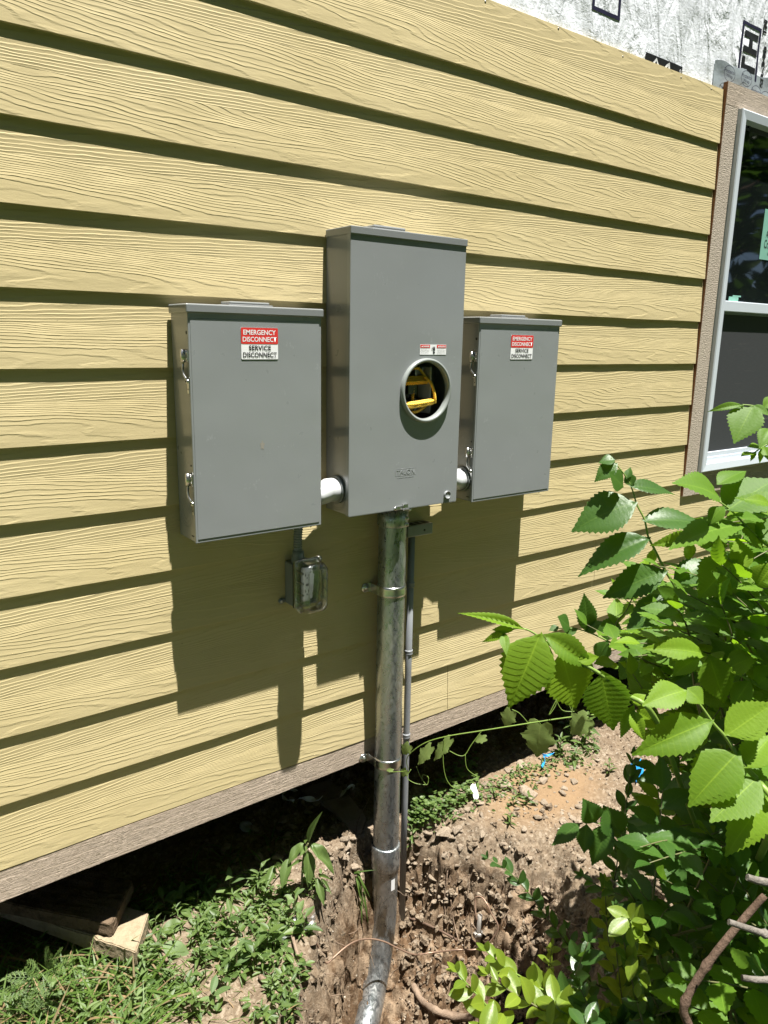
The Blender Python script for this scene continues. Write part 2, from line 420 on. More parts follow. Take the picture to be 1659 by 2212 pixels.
def rect(x0, x1, z0, z1, y, r=.003, th=.0006):
    """thin printed label with rounded corners, a real sheet"""
    m_ = MB(); pts = []
    for cx, cz, a0 in ((x1-r, z1-r, 0), (x0+r, z1-r, PI/2), (x0+r, z0+r, PI), (x1-r, z0+r, 1.5*PI)):
        for k in range(5): a = a0+k*PI/8; pts.append((cx+r*math.cos(a), cz+r*math.sin(a)))
    n = len(pts)
    vs = [(p[0], y, p[1]) for p in pts]+[(p[0], y+th, p[1]) for p in pts]
    fs = [tuple(range(n)), tuple(reversed(range(n, 2*n)))]+[(i, (i+1) % n, n+(i+1) % n, n+i) for i in range(n)]
    return m_.add(vs, fs)

# ------------------------------------------------------------------ noise
def _hash(ix, iy, s):
    h = (ix.astype(np.int64)*374761393 + iy.astype(np.int64)*668265263 + s*1442695041) & 0xffffffff
    h = ((h ^ (h >> 13))*1274126177) & 0xffffffff
    h = (h ^ (h >> 16)) & 0xffffffff
    return h/4294967295.0
def vn(x, y, s=0):
    ix = np.floor(x); iy = np.floor(y); fx = x-ix; fy = y-iy
    fx = fx*fx*fx*(fx*(fx*6-15)+10); fy = fy*fy*fy*(fy*(fy*6-15)+10)
    a = _hash(ix, iy, s); b = _hash(ix+1, iy, s); c = _hash(ix, iy+1, s); d = _hash(ix+1, iy+1, s)
    return (a*(1-fx)+b*fx)*(1-fy)+(c*(1-fx)+d*fx)*fy
def fbm(x, y, s=0, o=4):
    r = 0; a = .5; t = 0
    for i in range(o): r = r+a*vn(x, y, s+i*7); t += a; x = x*2.03+5.1; y = y*2.03+1.7; a *= .5
    return r/t
def worley(x, y, s=0):
    ix = np.floor(x); iy = np.floor(y); best = np.full(np.shape(x), 9.0); idv = np.zeros(np.shape(x))
    for dx in (-1, 0, 1):
        for dy in (-1, 0, 1):
            jx = ix+dx; jy = iy+dy; px = jx+_hash(jx, jy, s); py = jy+_hash(jx, jy, s+31)
            d = np.sqrt((px-x)**2+(py-y)**2); mk = d < best
            best = np.where(mk, d, best); idv = np.where(mk, _hash(jx, jy, s+77), idv)
    return best, idv
def sst(a, b, x):
    t = np.clip((x-a)/(b-a), 0, 1); return t*t*(3-2*t)

PITP = np.array([(.64, .06), (.55, .015), (.45, -.03), (.36, -.11), (.26, -.22), (.15, -.32), (.04, -.43), (.06, -.72), (.42, -.95), (.80, -.90), (1.10, -.70), (1.24, -.42), (1.16, -.20), (1.02, -.06), (.92, .05), (.78, .09)])
def pitS(x, y):
    x = np.asarray(x, float); y = np.asarray(y, float)
    d = np.full(np.shape(x), 9.0); ins = np.zeros(np.shape(x), bool); n = len(PITP)
    for i in range(n):
        ax, ay = PITP[i]; bx, by = PITP[(i+1) % n]; ex, ey = bx-ax, by-ay
        t = np.clip(((x-ax)*ex+(y-ay)*ey)/(ex*ex+ey*ey), 0, 1); d = np.minimum(d, np.hypot(x-ax-t*ex, y-ay-t*ey))
        c = ((ay > y) != (by > y)); xi = ax+(y-ay)/(ey if abs(ey) > 1e-9 else 1e-9)*ex; ins ^= (c & (x < xi))
    d = np.where(ins, d, -d)+(fbm(x*7, y*7, 90, 3)-.5)*.07
    w = .15+.20*sst(.75, 1.05, x)+.10*sst(-.5, -.8, y)
    return sst(0, 1, d/w)
def ground_z(x, y, detail=True):
    x = np.asarray(x, dtype=float); y = np.asarray(y, dtype=float)
    z = -1.858 + .035*(fbm(x*1.3, y*1.3, 3, 3)-.5) + .04*(fbm(x*5, y*5, 13, 3)-.5)
    p = pitS(x, y)
    z = z - .40*p - .24*p*np.exp(-(((x-.50)/.20)**2+((y+.26)/.20)**2)) - .05*p*(fbm(x*4, y*4, 51, 2)-.5)
    # a mound edge left of the pit and a smooth tan shelf on the right
    z = z + .05*np.exp(-(((x-.43)/.13)**2+((y-.0)/.16)**2))
    shelf = np.exp(-(((x-1.42)/.33)**2+((y+.10)/.20)**2))
    if detail:
        rough = .30+1.5*np.clip(p*2.2, 0, 1)+.45*sst(.25, .6, x)*(1-shelf)
        rough = rough*(1-.8*np.clip(shelf*1.3, 0, 1))
        far = np.exp(-np.clip(np.hypot(x-.7, y+.2)-2.2, 0, 9))
        w1, i1 = worley(x*13+fbm(x*20, y*20, 5, 2), y*13+fbm(x*20, y*20, 6, 2), 21)
        w2, i2 = worley(x*34, y*34, 22); w3, i3 = worley(x*80, y*80, 23)
        z = z + rough*far*(.058*(.55-w1)*(.3+i1) + .026*(.5-w2)*(.3+i2) + .0075*(.5-w3) + .012*(fbm(x*60, y*60, 8, 3)-.5))
    return z
def gz(x, y): return float(ground_z(np.array([x]), np.array([y]))[0])
def PG(px, py):
    """where the sight line of the picture point meets the soil"""
    d = ray(px, py); t = np.linspace(1.2, 5.0, 760); p = CAM[None]+t[:, None]*d[None]
    g = ground_z(p[:, 0], p[:, 1]); k = np.argmax(p[:, 2] < g)
    return p[k]

# ------------------------------------------------------------------ ground
def axis(lo, hi, f0, f1, fine, grow=1.35):
    c = list(np.arange(f0, f1, fine)); st = fine; v = f1
    while v < hi: c.append(v); st *= grow; v += st
    c.append(hi); st = fine; v = f0-fine*grow; out = []
    while v > lo: out.append(v); st *= grow; v -= st
    out.append(lo); return np.array(out[::-1]+c)
gx = axis(-400, 400, -.75, 2.35, .0062); gy = axis(-400, 400, -1.15, .62, .0062)
X, Y = np.meshgrid(gx, gy); Z = ground_z(X, Y)
nx, ny = len(gx), len(gy)
_p = pitS(X, Y); _a = .10*_p*(1-_p)*4*np.clip(1.6-np.abs(X-.6), 0, 1)
X = X + _a*.5*(fbm(Y*16, Z*16, 61, 4)-.5); Y = Y + _a*.7*(fbm(X*15, Z*17, 62, 4)-.5)
idx = np.arange(nx*ny).reshape(ny, nx)
fq = np.stack([idx[:-1, :-1], idx[:-1, 1:], idx[1:, 1:], idx[1:, :-1]], -1).reshape(-1, 4)
damp = pitS(X, Y); tan = np.exp(-(((X-1.42)/.36)**2+((Y+.12)/.22)**2))
def soil():
    t = NT('soil'); o = t.obj()
    da = t.n('ShaderNodeAttribute', attribute_name='damp').outputs['Fac']; ta = t.n('ShaderNodeAttribute', attribute_name='tan').outputs['Fac']
    n1 = t.noise(o, 9, 6, .7); n2 = t.noise(o, 75, 5, .7); n3 = t.noise(o, 260, 3, .6)
    dry = t.mix(t.ramp(n2, [(.35, 0.0), (.65, 1.0)]), (.105, .075, .050), (.215, .17, .12))
    dry = t.mix(t.ramp(n1, [(.45, 0.0), (.65, .7)]), dry, (.13, .095, .062))
    vo = t.n('ShaderNodeTexVoronoi'); t.i(vo, 'Vector', o); vo.inputs['Scale'].default_value = 120
    dry = t.mix(t.m_('MULTIPLY', t.ramp(vo.outputs['Color'], [(.70, 0.0), (.8, 1.0)]), .5), dry, (.30, .25, .19))
    wet = t.mix(t.ramp(n2, [(.3, 0.0), (.7, 1.0)]), (.060, .035, .019), (.135, .085, .048))
    wet = t.mix(t.ramp(t.noise(o, 17, 5, .65), [(.44, 0.0), (.56, .85)]), wet, (.235, .172, .115))
    f = t.ramp(t.m_('ADD', da, t.m_('MULTIPLY', t.m_('SUBTRACT', n1, .5), .6)), [(.20, 0.0), (.62, 1.0)])
    c = t.mix(f, dry, wet)
    c = t.mix(t.m_('MULTIPLY', t.ramp(ta, [(.35, 0.0), (.75, 1.0)]), .85), c, t.mix(n1, (.17, .105, .055), (.24, .165, .095)))
    sp = t.n('ShaderNodeSeparateXYZ'); t.i(sp, 0, o)
    di = t.m_('ADD', t.m_('ABSOLUTE', t.m_('SUBTRACT', sp.outputs[0], .8)), t.m_('ABSOLUTE', t.m_('ADD', sp.outputs[1], .2)))
    c = t.mix(t.ramp(t.m_('ADD', t.m_('MULTIPLY', di, .2), t.m_('MULTIPLY', n1, .2)), [(.46, 0.0), (.58, 1.0)]), c, t.mix(n2, (.03, .055, .015), (.07, .11, .03)))
    h = t.m_('ADD', t.m_('MULTIPLY', n2, .7), t.m_('MULTIPLY', n3, .3))
    return t.done(t.bsdf(base=c, rough=.97, spec=.1, normal=t.bump(h, .010, .9)))
M['soil'] = soil()
g = np_obj('ground', np.stack([X.ravel(), Y.ravel(), Z.ravel()], 1), fq, 'soil', attr={'damp': damp.ravel(), 'tan': tan.ravel()})
tag(g, kind='structure')

# ------------------------------------------------------------------ house
house = empty('house', (0, 0, -1.5), 'house under construction with yellow lap siding above a taupe skirt board', 'house')
XL, XR = -3.2, 6.5
def board(mb, x0, x1, zb, zt, seam_end=False):
    n = max(2, int((x1-x0)/.04)); xs = np.linspace(x0, x1, n+1)
    full = E_
    w1 = (fbm(xs*1.7+zb*31, xs*0+zb*7, 5, 3)-.5); w2 = (fbm(xs*9+zb*11, xs*0+zb*3, 6, 2)-.5)
    T = .0082; slope = .0086/full; vs = []
    for x, a, b in zip(xs, w1, w2):
        zb_ = zb+a*.0035+b*.0012; yb = a*.0028
        yt = yb*.3+slope*(zt-zb)
        vs += [(x, yb+.0006, zb_), (x, yb, zb_+.001), (x, yt, zt), (x, yt+T, zt), (x, yb+T, zb_)]
    fs = [(i*5+k, i*5+(k+1) % 5, i*5+5+(k+1) % 5, i*5+5+k) for i in range(n) for k in range(5)]
    fs += [(0, 4, 3, 2, 1), tuple(n*5+k for k in range(5))]
    mb.add(vs, fs)
mb = MB()
for k in range(-4, 9):
    zb = -k*E_; zt = zb+E_+.026 if k > -4 else .917
    x1 = 2.3822 if k < 5 else XR
    if k == 8: zt = -7*E_+.026
    br = {6: [1.80], 8: [1.0024], -1: [-1.1], 3: [-1.6], 5: [4.1]}.get(k, [])
    cuts = [XL]+br+[x1]
    for i in range(len(cuts)-1): board(mb, cuts[i]+(.001 if i else 0), cuts[i+1]-.001, zb, zt)
for k in range(-9, -4):      # not yet sided: nothing above the top course
    pass
sid = mb.build('siding', 'siding', house)
mb = MB()
n = 80
for (a, b) in ((XL, -1.24), (-1.238, 2.05), (2.052, XR)):
    def zb(x): return -1.514+.0095*(np.clip(x, -1, 3)+.5)
    xs = np.linspace(a, b, n+1)
    vs = []
    for x in xs: vs += [(x, .001, zb(x)), (x, .001, -1.4262), (x, .02, -1.4262), (x, .02, zb(x))]
    fs = [(i*4+q, i*4+(q+1) % 4, i*4+4+(q+1) % 4, i*4+4+q) for i in range(n) for q in range(4)]+[(0, 3, 2, 1), tuple(n*4+q for q in range(4))]
    mb.add(vs, fs)
mb.build('skirt_board', 'skirt', house)
# wall core, floor and foundation behind
MB().box((XL, .030, -1.46), (2.50, .16, 3.2)).box((2.50, .030, -1.46), (3.42, .16, -.67)).box((2.50, .030, .87), (3.42, .16, 3.2)).box((3.42, .030, -1.46), (XR, .16, 3.2)).build('wall_core', 'sheath', house)
MB().box((XL, .021, -1.50), (XR, 4.5, -1.47)).build('unseen_floor_deck', 'sheath', house)  # unseen slab added to block light under the house
MB().box((XL, 1.25, -3.0), (XR, 1.45, -1.502)).build('unseen_foundation', 'sheath', house)  # unseen wall added to keep light out of the crawl space
MB().box((XL-.3, -.30, 3.2), (XR+.3, 4.8, 3.35)).build('eave', 'sheath', house)
# nails on the top course
for px, py in ((1049, 3), (1207, 61), (1346, 122), (1472, 167), (1537, 192)):
    p = PY(px, py, .008); MB().lathe((p[0], p[1]+.001, p[2]), (0, -1, 0), [(.0035, 0), (.0035, .0005), (.0001, .0008)], 10).build('nail', 'steelrod', house)
# house wrap
nx_, nz_ = 300, 130; xs = np.linspace(XL, XR, 700); zs = np.linspace(.88, 3.18, 170)
Xw, Zw = np.meshgrid(xs, zs)
rad = fbm(Xw*7+Zw*2, Zw*3, 41, 4)-.5
Yw = .0185+.009*rad+.003*(fbm(Xw*30, Zw*24, 45, 2)-.5)
ii = np.arange(Xw.size).reshape(Xw.shape)
fw = np.stack([ii[:-1, :-1], ii[:-1, 1:], ii[1:, 1:], ii[1:, :-1]], -1).reshape(-1, 4)
wr = np_obj('house_wrap', np.stack([Xw.ravel(), Yw.ravel(), Zw.ravel()], 1), fw, 'wrap', house)
def wrap_y(x, z): return .0185+.009*(fbm(x*7+z*2, z*3, 41, 4)-.5)+.003*(fbm(x*30, z*24, 45, 2)-.5)
def drape(o, lift=.0012):
    me = o.data; off = wpos(o.parent); n = len(me.vertices); co = np.zeros(n*3); me.vertices.foreach_get('co', co); co = co.reshape(-1, 3)
    x = co[:, 0]+off.x; z = co[:, 2]+off.z
    co[:, 1] = wrap_y(x, z)-lift-off.y; me.vertices.foreach_set('co', co.ravel().astype(np.float32)); me.update()
def subd(o, cuts=6):
    bm = bmesh.new(); bm.from_mesh(o.data); bmesh.ops.triangulate(bm, faces=bm.faces[:])
    for _ in range(2 if cuts > 3 else 1):
        lng = [e for e in bm.edges if e.calc_length() > .012]
        if lng: bmesh.ops.subdivide_edges(bm, edges=lng, cuts=2); bmesh.ops.triangulate(bm, faces=bm.faces[:])
    bm.to_mesh(o.data); bm.free()
def bars(name, x0, x1, z0, z1, w):
    b = MB()
    for (a, b_, c, d) in ((x0, x0+w, z0, z1), (x1-w, x1, z0, z1), (x0+w, x1-w, z1-w, z1), (x0+w, x1-w, z0, z0+w)):
        nn = 12
        for i in range(nn):
            if (b_-a) > (d-c): q = (a+(b_-a)*i/nn, a+(b_-a)*(i+1)/nn, c, d)
            else: q = (a, b_, c+(d-c)*i/nn, c+(d-c)*(i+1)/nn)
            b.add([(q[0], 0, q[2]), (q[1], 0, q[2]), (q[1], 0, q[3]), (q[0], 0, q[3])], [(0, 1, 2, 3)])
    o = b.build(name, 'navy', wr); drape(o, .0015); return o
bars('logo_frame', 2.480, 2.630, .80, 1.195, .013)
bars('logo_frame', 1.545, 1.700, 1.008, 1.40, .013)
for (tx, a, b, c, d, r) in (('H', 2.502, 2.612, 1.085, 1.165, 90), ('T', 2.502, 2.612, .99, 1.070, 90), ('TM', 2.640, 2.670, 1.175, 1.235, 90),
                            ('SR-340', 2.662, 2.690, .98, 1.14, 90), ('T', 1.567, 1.680, 1.062, 1.15, 90), ('H', 1.567, 1.680, 1.18, 1.27, 90)):
    o = text_part('lettering', tx, a, b, c, d, .01, 'black', wr, rot=r, bold=.05); subd(o); drape(o, .0015)
o = MB(); 
for i in range(12):
    a = 1.858+(2.100-1.858)*i/12; b = 1.858+(2.100-1.858)*(i+1)/12; o.add([(a, 0, .885), (b, 0, .885), (b, 0, .944), (a, 0, .944)], [(0, 1, 2, 3)])
o = o.build('printed_banner', 'black', wr); drape(o, .0016)
for pts in ([(1.90, .915), (1.925, .938), (1.945, .915), (1.935, .914), (1.925, .928), (1.912, .914)], [(1.975, .914), (1.992, .930), (2.01, .940), (2.018, .914), (2.006, .914), (2.004, .927), (1.988, .914)]):
    o = MB().add([(p[0], 0, p[1]) for p in pts], [tuple(range(len(pts)))]).build('banner_mark', 'white', wr); subd(o, 3); drape(o, .0032)
o = text_part('registered_mark', '®', 2.078, 2.092, .918, .932, .01, 'white', wr); drape(o, .003)
# flashing tape over the window head
nt_ = 60; mbt = MB(); vs = []
for i in range(nt_+1):
    x = 2.314+i*(3.6-2.314)/nt_; zt = 1.013+.006*math.sin(i*.7)+.012*min(1, i/12); 
    for q in range(7):
        z = .90+(zt-.90)*q/6; vs.append((x, float(wrap_y(np.array([x]), np.array([z]))[0])-.0022-.0016*math.sin(q*1.1+i*.35), z))
mbt.add(vs, [(i*7+q, i*7+q+1, i*7+8+q, i*7+7+q) for i in range(nt_) for q in range(6)], True)
tp = mbt.build('flashing_tape', 'sky_tape', house)
tl = wpos(tp)
def circle_ring(cx, cz, rx, rz, y, w=.0022):
    b = MB(); n = 40; vs = []
    for k in range(n):
        a = 2*PI*k/n; vs += [(cx+rx*math.cos(a), y, cz+rz*math.sin(a)), (cx+(rx-w)*math.cos(a), y, cz+(rz-w)*math.sin(a))]
    b.add(vs, [(2*k, 2*k+1, (2*k+3) % (2*n), (2*k+2) % (2*n)) for k in range(n)]); return b
for i, (cx, cz) in enumerate(((2.405, .978), (2.535, .985), (2.62, .945), (2.70, .938), (2.83, .980), (2.96, .985), (3.05, .94))):
    yy = .0045
    circle_ring(cx, cz, .042, .030, yy).build('logo_ring', 'navy', house).parent = house
    text_part('lettering', 'Protecto', cx-.037, cx+.037, cz+.001, cz+.016, yy, 'navy', house, bold=.01)
    text_part('lettering', 'Wrap', cx-.024, cx+.024, cz-.019, cz-.002, yy, 'navy', house, bold=.01)

# ------------------------------------------------------------------ window (part of the house)
win = MB()
# vinyl frame, mitred
def frame_mesh(x0, x1, z0, z1, w, yf, yb):
    b = MB(); o_ = [(x0, z0), (x1, z0), (x1, z1), (x0, z1)]; i_ = [(x0+w, z0+w), (x1-w, z0+w), (x1-w, z1-w), (x0+w, z1-w)]
    e_ = [(x0+.004, z0+.004), (x1-.004, z0+.004), (x1-.004, z1-.004), (x0+.004, z1-.004)]
    vs = [(p[0], yb, p[1]) for p in o_]+[(p[0], yf+.004, p[1]) for p in o_]+[(p[0], yf, p[1]) for p in e_]+[(p[0], yf+.003, p[1]) for p in i_]+[(p[0], yb, p[1]) for p in i_]
    fs = []
    for l in range(4):
        for k in range(4): fs.append((l*4+k, l*4+(k+1) % 4, l*4+4+(k+1) % 4, l*4+4+k))
    return b.add(vs, fs)
wx0, wx1, wz0, wz1 = 2.482, 3.40, -.667, .858
winp = empty('window', (2.94, 0, -.667)); winp.parent = house; winp.location = Vector((2.94, 0, -.667))-wpos(house)
frame_mesh(wx0, wx1, wz0, wz1, .036, -.028, .045).build('frame', 'vinyl', winp)
MB().box((wx0+.036, -.012, .050), (wx1-.036, .03, .096), .003).build('meeting_rail', 'vinyl', winp)
MB().box((wx0+.036, -.004, wz0+.0365), (wx1-.036, .028, wz0+.062), .002).box((wx0+.036, .001, wz0+.0625), (wx1-.036, .028, wz0+.085), .002).build('bottom_sash_rail', 'vinyl', winp)
MB().box((wx0+.036, .004, .040), (wx1-.036, .022, .0495)).build('screen_edge', 'plasg', winp)
MB().box((wx0+.034, .020, .0965), (wx1-.034, .026, wz1-.036)).build('upper_glass', 'wglass', winp)
MB().box((wx0+.034, .008, wz0+.0855), (wx1-.034, .0095, .0395)).build('insect_screen', 'screen', winp)
st = MB().box((2.838, .0185, .294), (3.06, .0192, .512)).build('sticker', 'mint', winp)
text_part('lettering', 'American', 2.872, 2.99, .392, .422, .0178, 'black', winp, bold=0)
text_part('lettering', 'Craftsman', 2.866, 2.995, .345, .382, .0178, 'black', winp, bold=0)
text_part('lettering', 'by', 2.905, 2.925, .312, .328, .0178, 'black', winp, bold=0)
b = MB().box((2.62, .0185, .098), (2.70, .0193, .118)).box((2.65, .0185, .1185), (2.72, .0193, .125)); b.build('small_sticker', 'mint', winp)
MB().box((2.3855, -.006, -.772), (2.4795, .014, .860)).build('side_trim', 'trimv', winp)
MB().box((3.4025, -.006, -.772), (3.50, .014, .860)).build('side_trim', 'trimv', winp)
MB().box((2.3855, -.006, .8615), (3.5005, .014, .945)).build('head_trim', 'trimh', winp)
MB().box((2.4810, -.006, -.772), (3.4010, .014, -.6695)).build('sill_trim', 'trimh', winp)
MB().box((2.3840, -.0045, -.77), (2.3853, .014, .944)).build('raw_edge', 'rawedge', winp)

# ------------------------------------------------------------------ grey metal cabinets
def hasp(x, y, z, parent):
    """spring hasp on the cabinet's left side; x is the side plane, z its top"""
    b = MB(); b.lathe((x-.007, y, z), (0, 0, -1), [(.0001, 0), (.0065, 0), (.0065, .031), (.0001, .031)], 14)
    b.box((x-.0035, y-.004, z-.030), (x-.0005, y-.019, z-.002), .0006)
    for dz in (.009, .023): b.lathe((x-.0035, y-.0145, z-dz), (-1, 0, 0), [(.003, 0), (.0025, .0018), (.0001, .002)], 8)
    o = b.build('latch', 'zinc', parent)
    pts = [(x-.007, y, z-.031), (x-.008, y+.001, z-.050), (x-.008, y-.002, z-.060), (x-.006, y-.011, z-.069), (x-.004, y-.013, z-.074)]
    c = MB().tube(pts, .0032, 8); c.lathe((x-.002, y-.013, z-.077), (-1, 0, 0), [(.006, 0), (.006, .004), (.003, .005)], 10)
    c.build('spring_hook', 'zinc', o)
    MB().box((x-.0025, y-.019, z-.106), (x-.0008, y-.009, z-.074), .0005).build('keeper_plate', 'zinc', o)
    MB().lathe((x-.0026, y-.014, z-.096), (-1, 0, 0), [(.0022, 0), (.0022, .0003), (.0001, .0003)], 10).build('padlock_hole', 'dark', o)
    return o
def circles(c, axis, radii, w=.0012, h=.0006):
    b = MB()
    for r in radii: b.lathe(c, axis, [(r+w, 0), (r+w*.6, h), (r-w*.6, h), (r-w, 0)], 48)
    return b
def sticker(x0, z0, w, h, parent, y, tilt):
    bs = rect(x0, x0+w, z0, z0+h, y-.0012)
    s_ = bs.build('label', 'white', parent)
    hh = h*.51
    rect(x0, x0+w, z0+h-hh, z0+h, y-.0016, th=.0003).build('red_band', 'red', s_)
    for i, (tx, mt, wd) in enumerate((('EMERGENCY', 'white', .88), ('DISCONNECT', 'white', .92), ('SERVICE', 'black', .60), ('DISCONNECT', 'black', .92))):
        zc = z0+h*(1-(.145, .365, .635, .855)[i]); lh = h*.158
        text_part('lettering', tx, x0+w/2-w*wd/2, x0+w/2+w*wd/2, zc-lh/2, zc+lh/2, y-.0019, mt, s_, bold=.018)
    text_part('lettering', 'COMPLIANCE SIGN', x0+w*.68, x0+w*.95, z0+h*.025, z0+h*.045, y-.0019, 'black', s_, bold=0).name = 'small_print'
    s_.rotation_euler = (0, 0, 0)
    return s_
def cabinet(x0, x1, z0, z1, d, hubx, label):
    r = empty('disconnect_box', ((x0+x1)/2, 0, z0), label, 'electrical box', 'grey emergency disconnect boxes on the siding')
    MB().box((x0, -d+.008, z0), (x1, -.001, z1-.004), .0025, 2).build('cabinet', 'grey', r)
    MB().box((x0-.0012, -d, z0-.0015), (x1+.0012, -d+.0085, z1-.006), .0022, 3).box((x0+.004, -d-.0014, z0+.008), (x1-.006, -d+.002, z1-.034), .0013, 2).build('door', 'greydoor', r)
    MB().box((x0-.006, -d-.006, z1-.022), (x1+.006, -.0015, z1), .0035, 3).build('top_cap', 'grey', r)
    MB().box((hubx, -.080, z1+.0002), (hubx+.125, -.012, z1+.0045), .0015).box((hubx+.006, -.074, z1+.0046), (hubx+.119, -.018, z1+.0115), .003, 2).build('hub_plate', 'grey', r)
    hasp(x0-.0004, -d+.023, z1-.108, r); hasp(x0-.0004, -d+.023, z1-.415, r)
    circles((x0-.0001, -.052, z0+.070), (-1, 0, 0), (.0385, .030, .019)).build('knockout', 'grey', r)
    MB().lathe((x0-.0006, -d+.012, z1-.068), (-1, 0, 0), [(.0042, 0), (.0042, .0006), (.0001, .0008)], 12).build('side_hole', 'dark', r)
    MB().lathe((x0-.0006, -d+.015, z1-.395), (-1, 0, 0), [(.0022, 0), (.0022, .0006), (.0001, .0008)], 10).build('side_hole', 'dark', r)
    MB().box((x0-.0010, -d+.016, z0+.013), (x0+.001, -d+.028, z0+.016)).build('slot', 'dark', r)
    MB().tube([(x1-.016, -d+.03, z0), (x1-.019, -d+.03, z0-.007), (x1-.016, -d+.03, z0-.012), (x1-.012, -d+.03, z0-.007), (x1-.013, -d+.03, z0)], .0012, 6).build('seal_loop', 'zinc', r)
    return r
Lb = cabinet(.0131, .387, -.6153, -.0212, .1116, .135, 'grey disconnect box with red and white label, larger in view, left of the meter box')
sticker(.1500, -.1525, .1045, .0785, Lb, -.1130, 0)
Rb = cabinet(.9719, 1.3459, -.6166, -.0225, .1116, 1.097, 'grey disconnect box with red and white label, on the window side of the meter box')
sticker(1.1122, -.1535, .1040, .0775, Rb, -.1130, 0)
# scuffs: pale marks and a beige drip on the left box's door
b = MB()
for (cx, cz, w_, h_, a) in ((.205, -.375, .006, .022, .1),):
    pts = []
    for k in range(14):
        an = 2*PI*k/14; rr = 1+.35*math.sin(k*2.3); pts.append((cx+w_*rr*math.cos(an), -.1133, cz+h_*rr*math.sin(an)*.5))
    b.add(pts, [tuple(range(14))])
M['scuff'] = simple('beige_smear', (.25, .235, .20), .6, var=.1, vs=300)
b.build('paint_smear', 'scuff', Lb)

# ---- meter box
mx0, mx1, mz0, mz1, md = .4744, .8871, -.5978, .1972, .125
Mb = empty('meter_box', ((mx0+mx1)/2, 0, mz0), 'tall grey meter box with an empty round meter opening, between the two disconnect boxes', 'meter box')
t_ = .002
b = MB(); yb = -md+.016
b.box((mx0, -.003, mz0), (mx1, -.001, mz1-.002)).box((mx0, yb, mz0), (mx0+t_, -.0035, mz1-.002)).box((mx1-t_, yb, mz0), (mx1, -.0035, mz1-.002))
b.box((mx0+t_+.0002, yb, mz0), (mx1-t_-.0002, -.0035, mz0+t_)).box((mx0+t_+.0002, yb, mz1-.004), (mx1-t_-.0002, -.0035, mz1-.002))
b.build('cabinet', 'grey', Mb)
# front cover: pan with a round hole
cx, cz, R_ = .7465, -.2450, .0835
b = MB(); nseg = 96
def hole_plate(b, x0, x1, z0, z1, y, cx, cz, r, flip=False):
    vs = []; 
    for k in range(nseg):
        a = 2*PI*k/nseg; ca, sa = math.cos(a), math.sin(a)
        tx = ((x1-cx) if ca > 0 else (cx-x0))/max(abs(ca), 1e-9); tz = ((z1-cz) if sa > 0 else (cz-z0))/max(abs(sa), 1e-9); tt = min(tx, tz)
        vs += [(cx+r*ca, y, cz+r*sa), (cx+tt*ca, y, cz+tt*sa)]
    fs = [(2*k, 2*k+1, (2*k+3) % (2*nseg), (2*k+2) % (2*nseg)) for k in range(nseg)]
    # corners
    co = [(x1, z1), (x0, z1), (x0, z0), (x1, z0)]
    for (X0, Z0) in co:
        a = math.atan2(Z0-cz, X0-cx) % (2*PI); k = int(a/(2*PI)*nseg)
        base = len(vs); vs.append((X0, y, Z0)); fs.append((2*k+1, base, (2*k+3) % (2*nseg)))
    b.add(vs, fs)
hole_plate(b, mx0-.001, mx1+.001, mz0-.002, mz1-.006, -md, cx, cz, R_)
b.box((mx0-.0024, -md+.0002, mz0-.002), (mx0-.0002, -md+.0155, mz1-.006), .0006).box((mx1+.0002, -md+.0002, mz0-.002), (mx1+.0024, -md+.0155, mz1-.006), .0006)
b.box((mx0, -md+.0002, mz0-.0038), (mx1, -md+.0155, mz0-.0020))
b.build('front_cover', 'greydoor', Mb)
MB().box((mx0-.004, -md-.004, mz1-.020), (mx1+.004, -.0015, mz1+.0005), .002, 2).build('top_cap', 'grey', Mb)
MB().box((.565, -.098, mz1+.0006), (.695, -.018, mz1+.007), .002).box((.574, -.090, mz1+.0071), (.686, -.026, mz1+.0165), .004, 2).build('hub_plate', 'grey', Mb)
MB().lathe((cx, -md, cz), (0, -1, 0), [(.0955, .0), (.0955, .008), (.094, .0115), (.0905, .0130), (.087, .0120), (.0845, .009), (.0838, .002), (.0838, -.006)], 96).build('meter_ring', 'ring', Mb)
# interior: insulating block, jaws
so_ = empty('meter_socket', (cx, -.04, cz)); so_.parent = Mb; so_.location = Vector((cx, -.04, cz))-wpos(Mb)
b = MB().box((cx-.085, -.030, cz-.080), (cx+.050, -.0035, cz+.075), .003)
b.build('backing_block', 'darkgreen', so_)
for dx, dz in ((-.055, .045), (.030, .045), (-.055, -.050), (.030, -.050)):
    b = MB().box((cx+dx-.016, -.058, cz+dz-.020), (cx+dx-.011, -.031, cz+dz+.020), .001).box((cx+dx+.011, -.058, cz+dz-.020), (cx+dx+.016, -.031, cz+dz+.020), .001).box((cx+dx-.0105, -.036, cz+dz-.016), (cx+dx+.0105, -.031, cz+dz+.016), .001)
    b.build('jaw', 'zinc', so_)
MB().box((cx-.025, -.075, cz-.014), (cx+.012, -.031, cz+.022), .003).build('centre_block', 'darkgreen', so_)
MB().box((cx+.052, -.085, cz-.075), (cx+.057, -.02, cz+.068), .001).build('barrier_plate', 'pvc', so_)
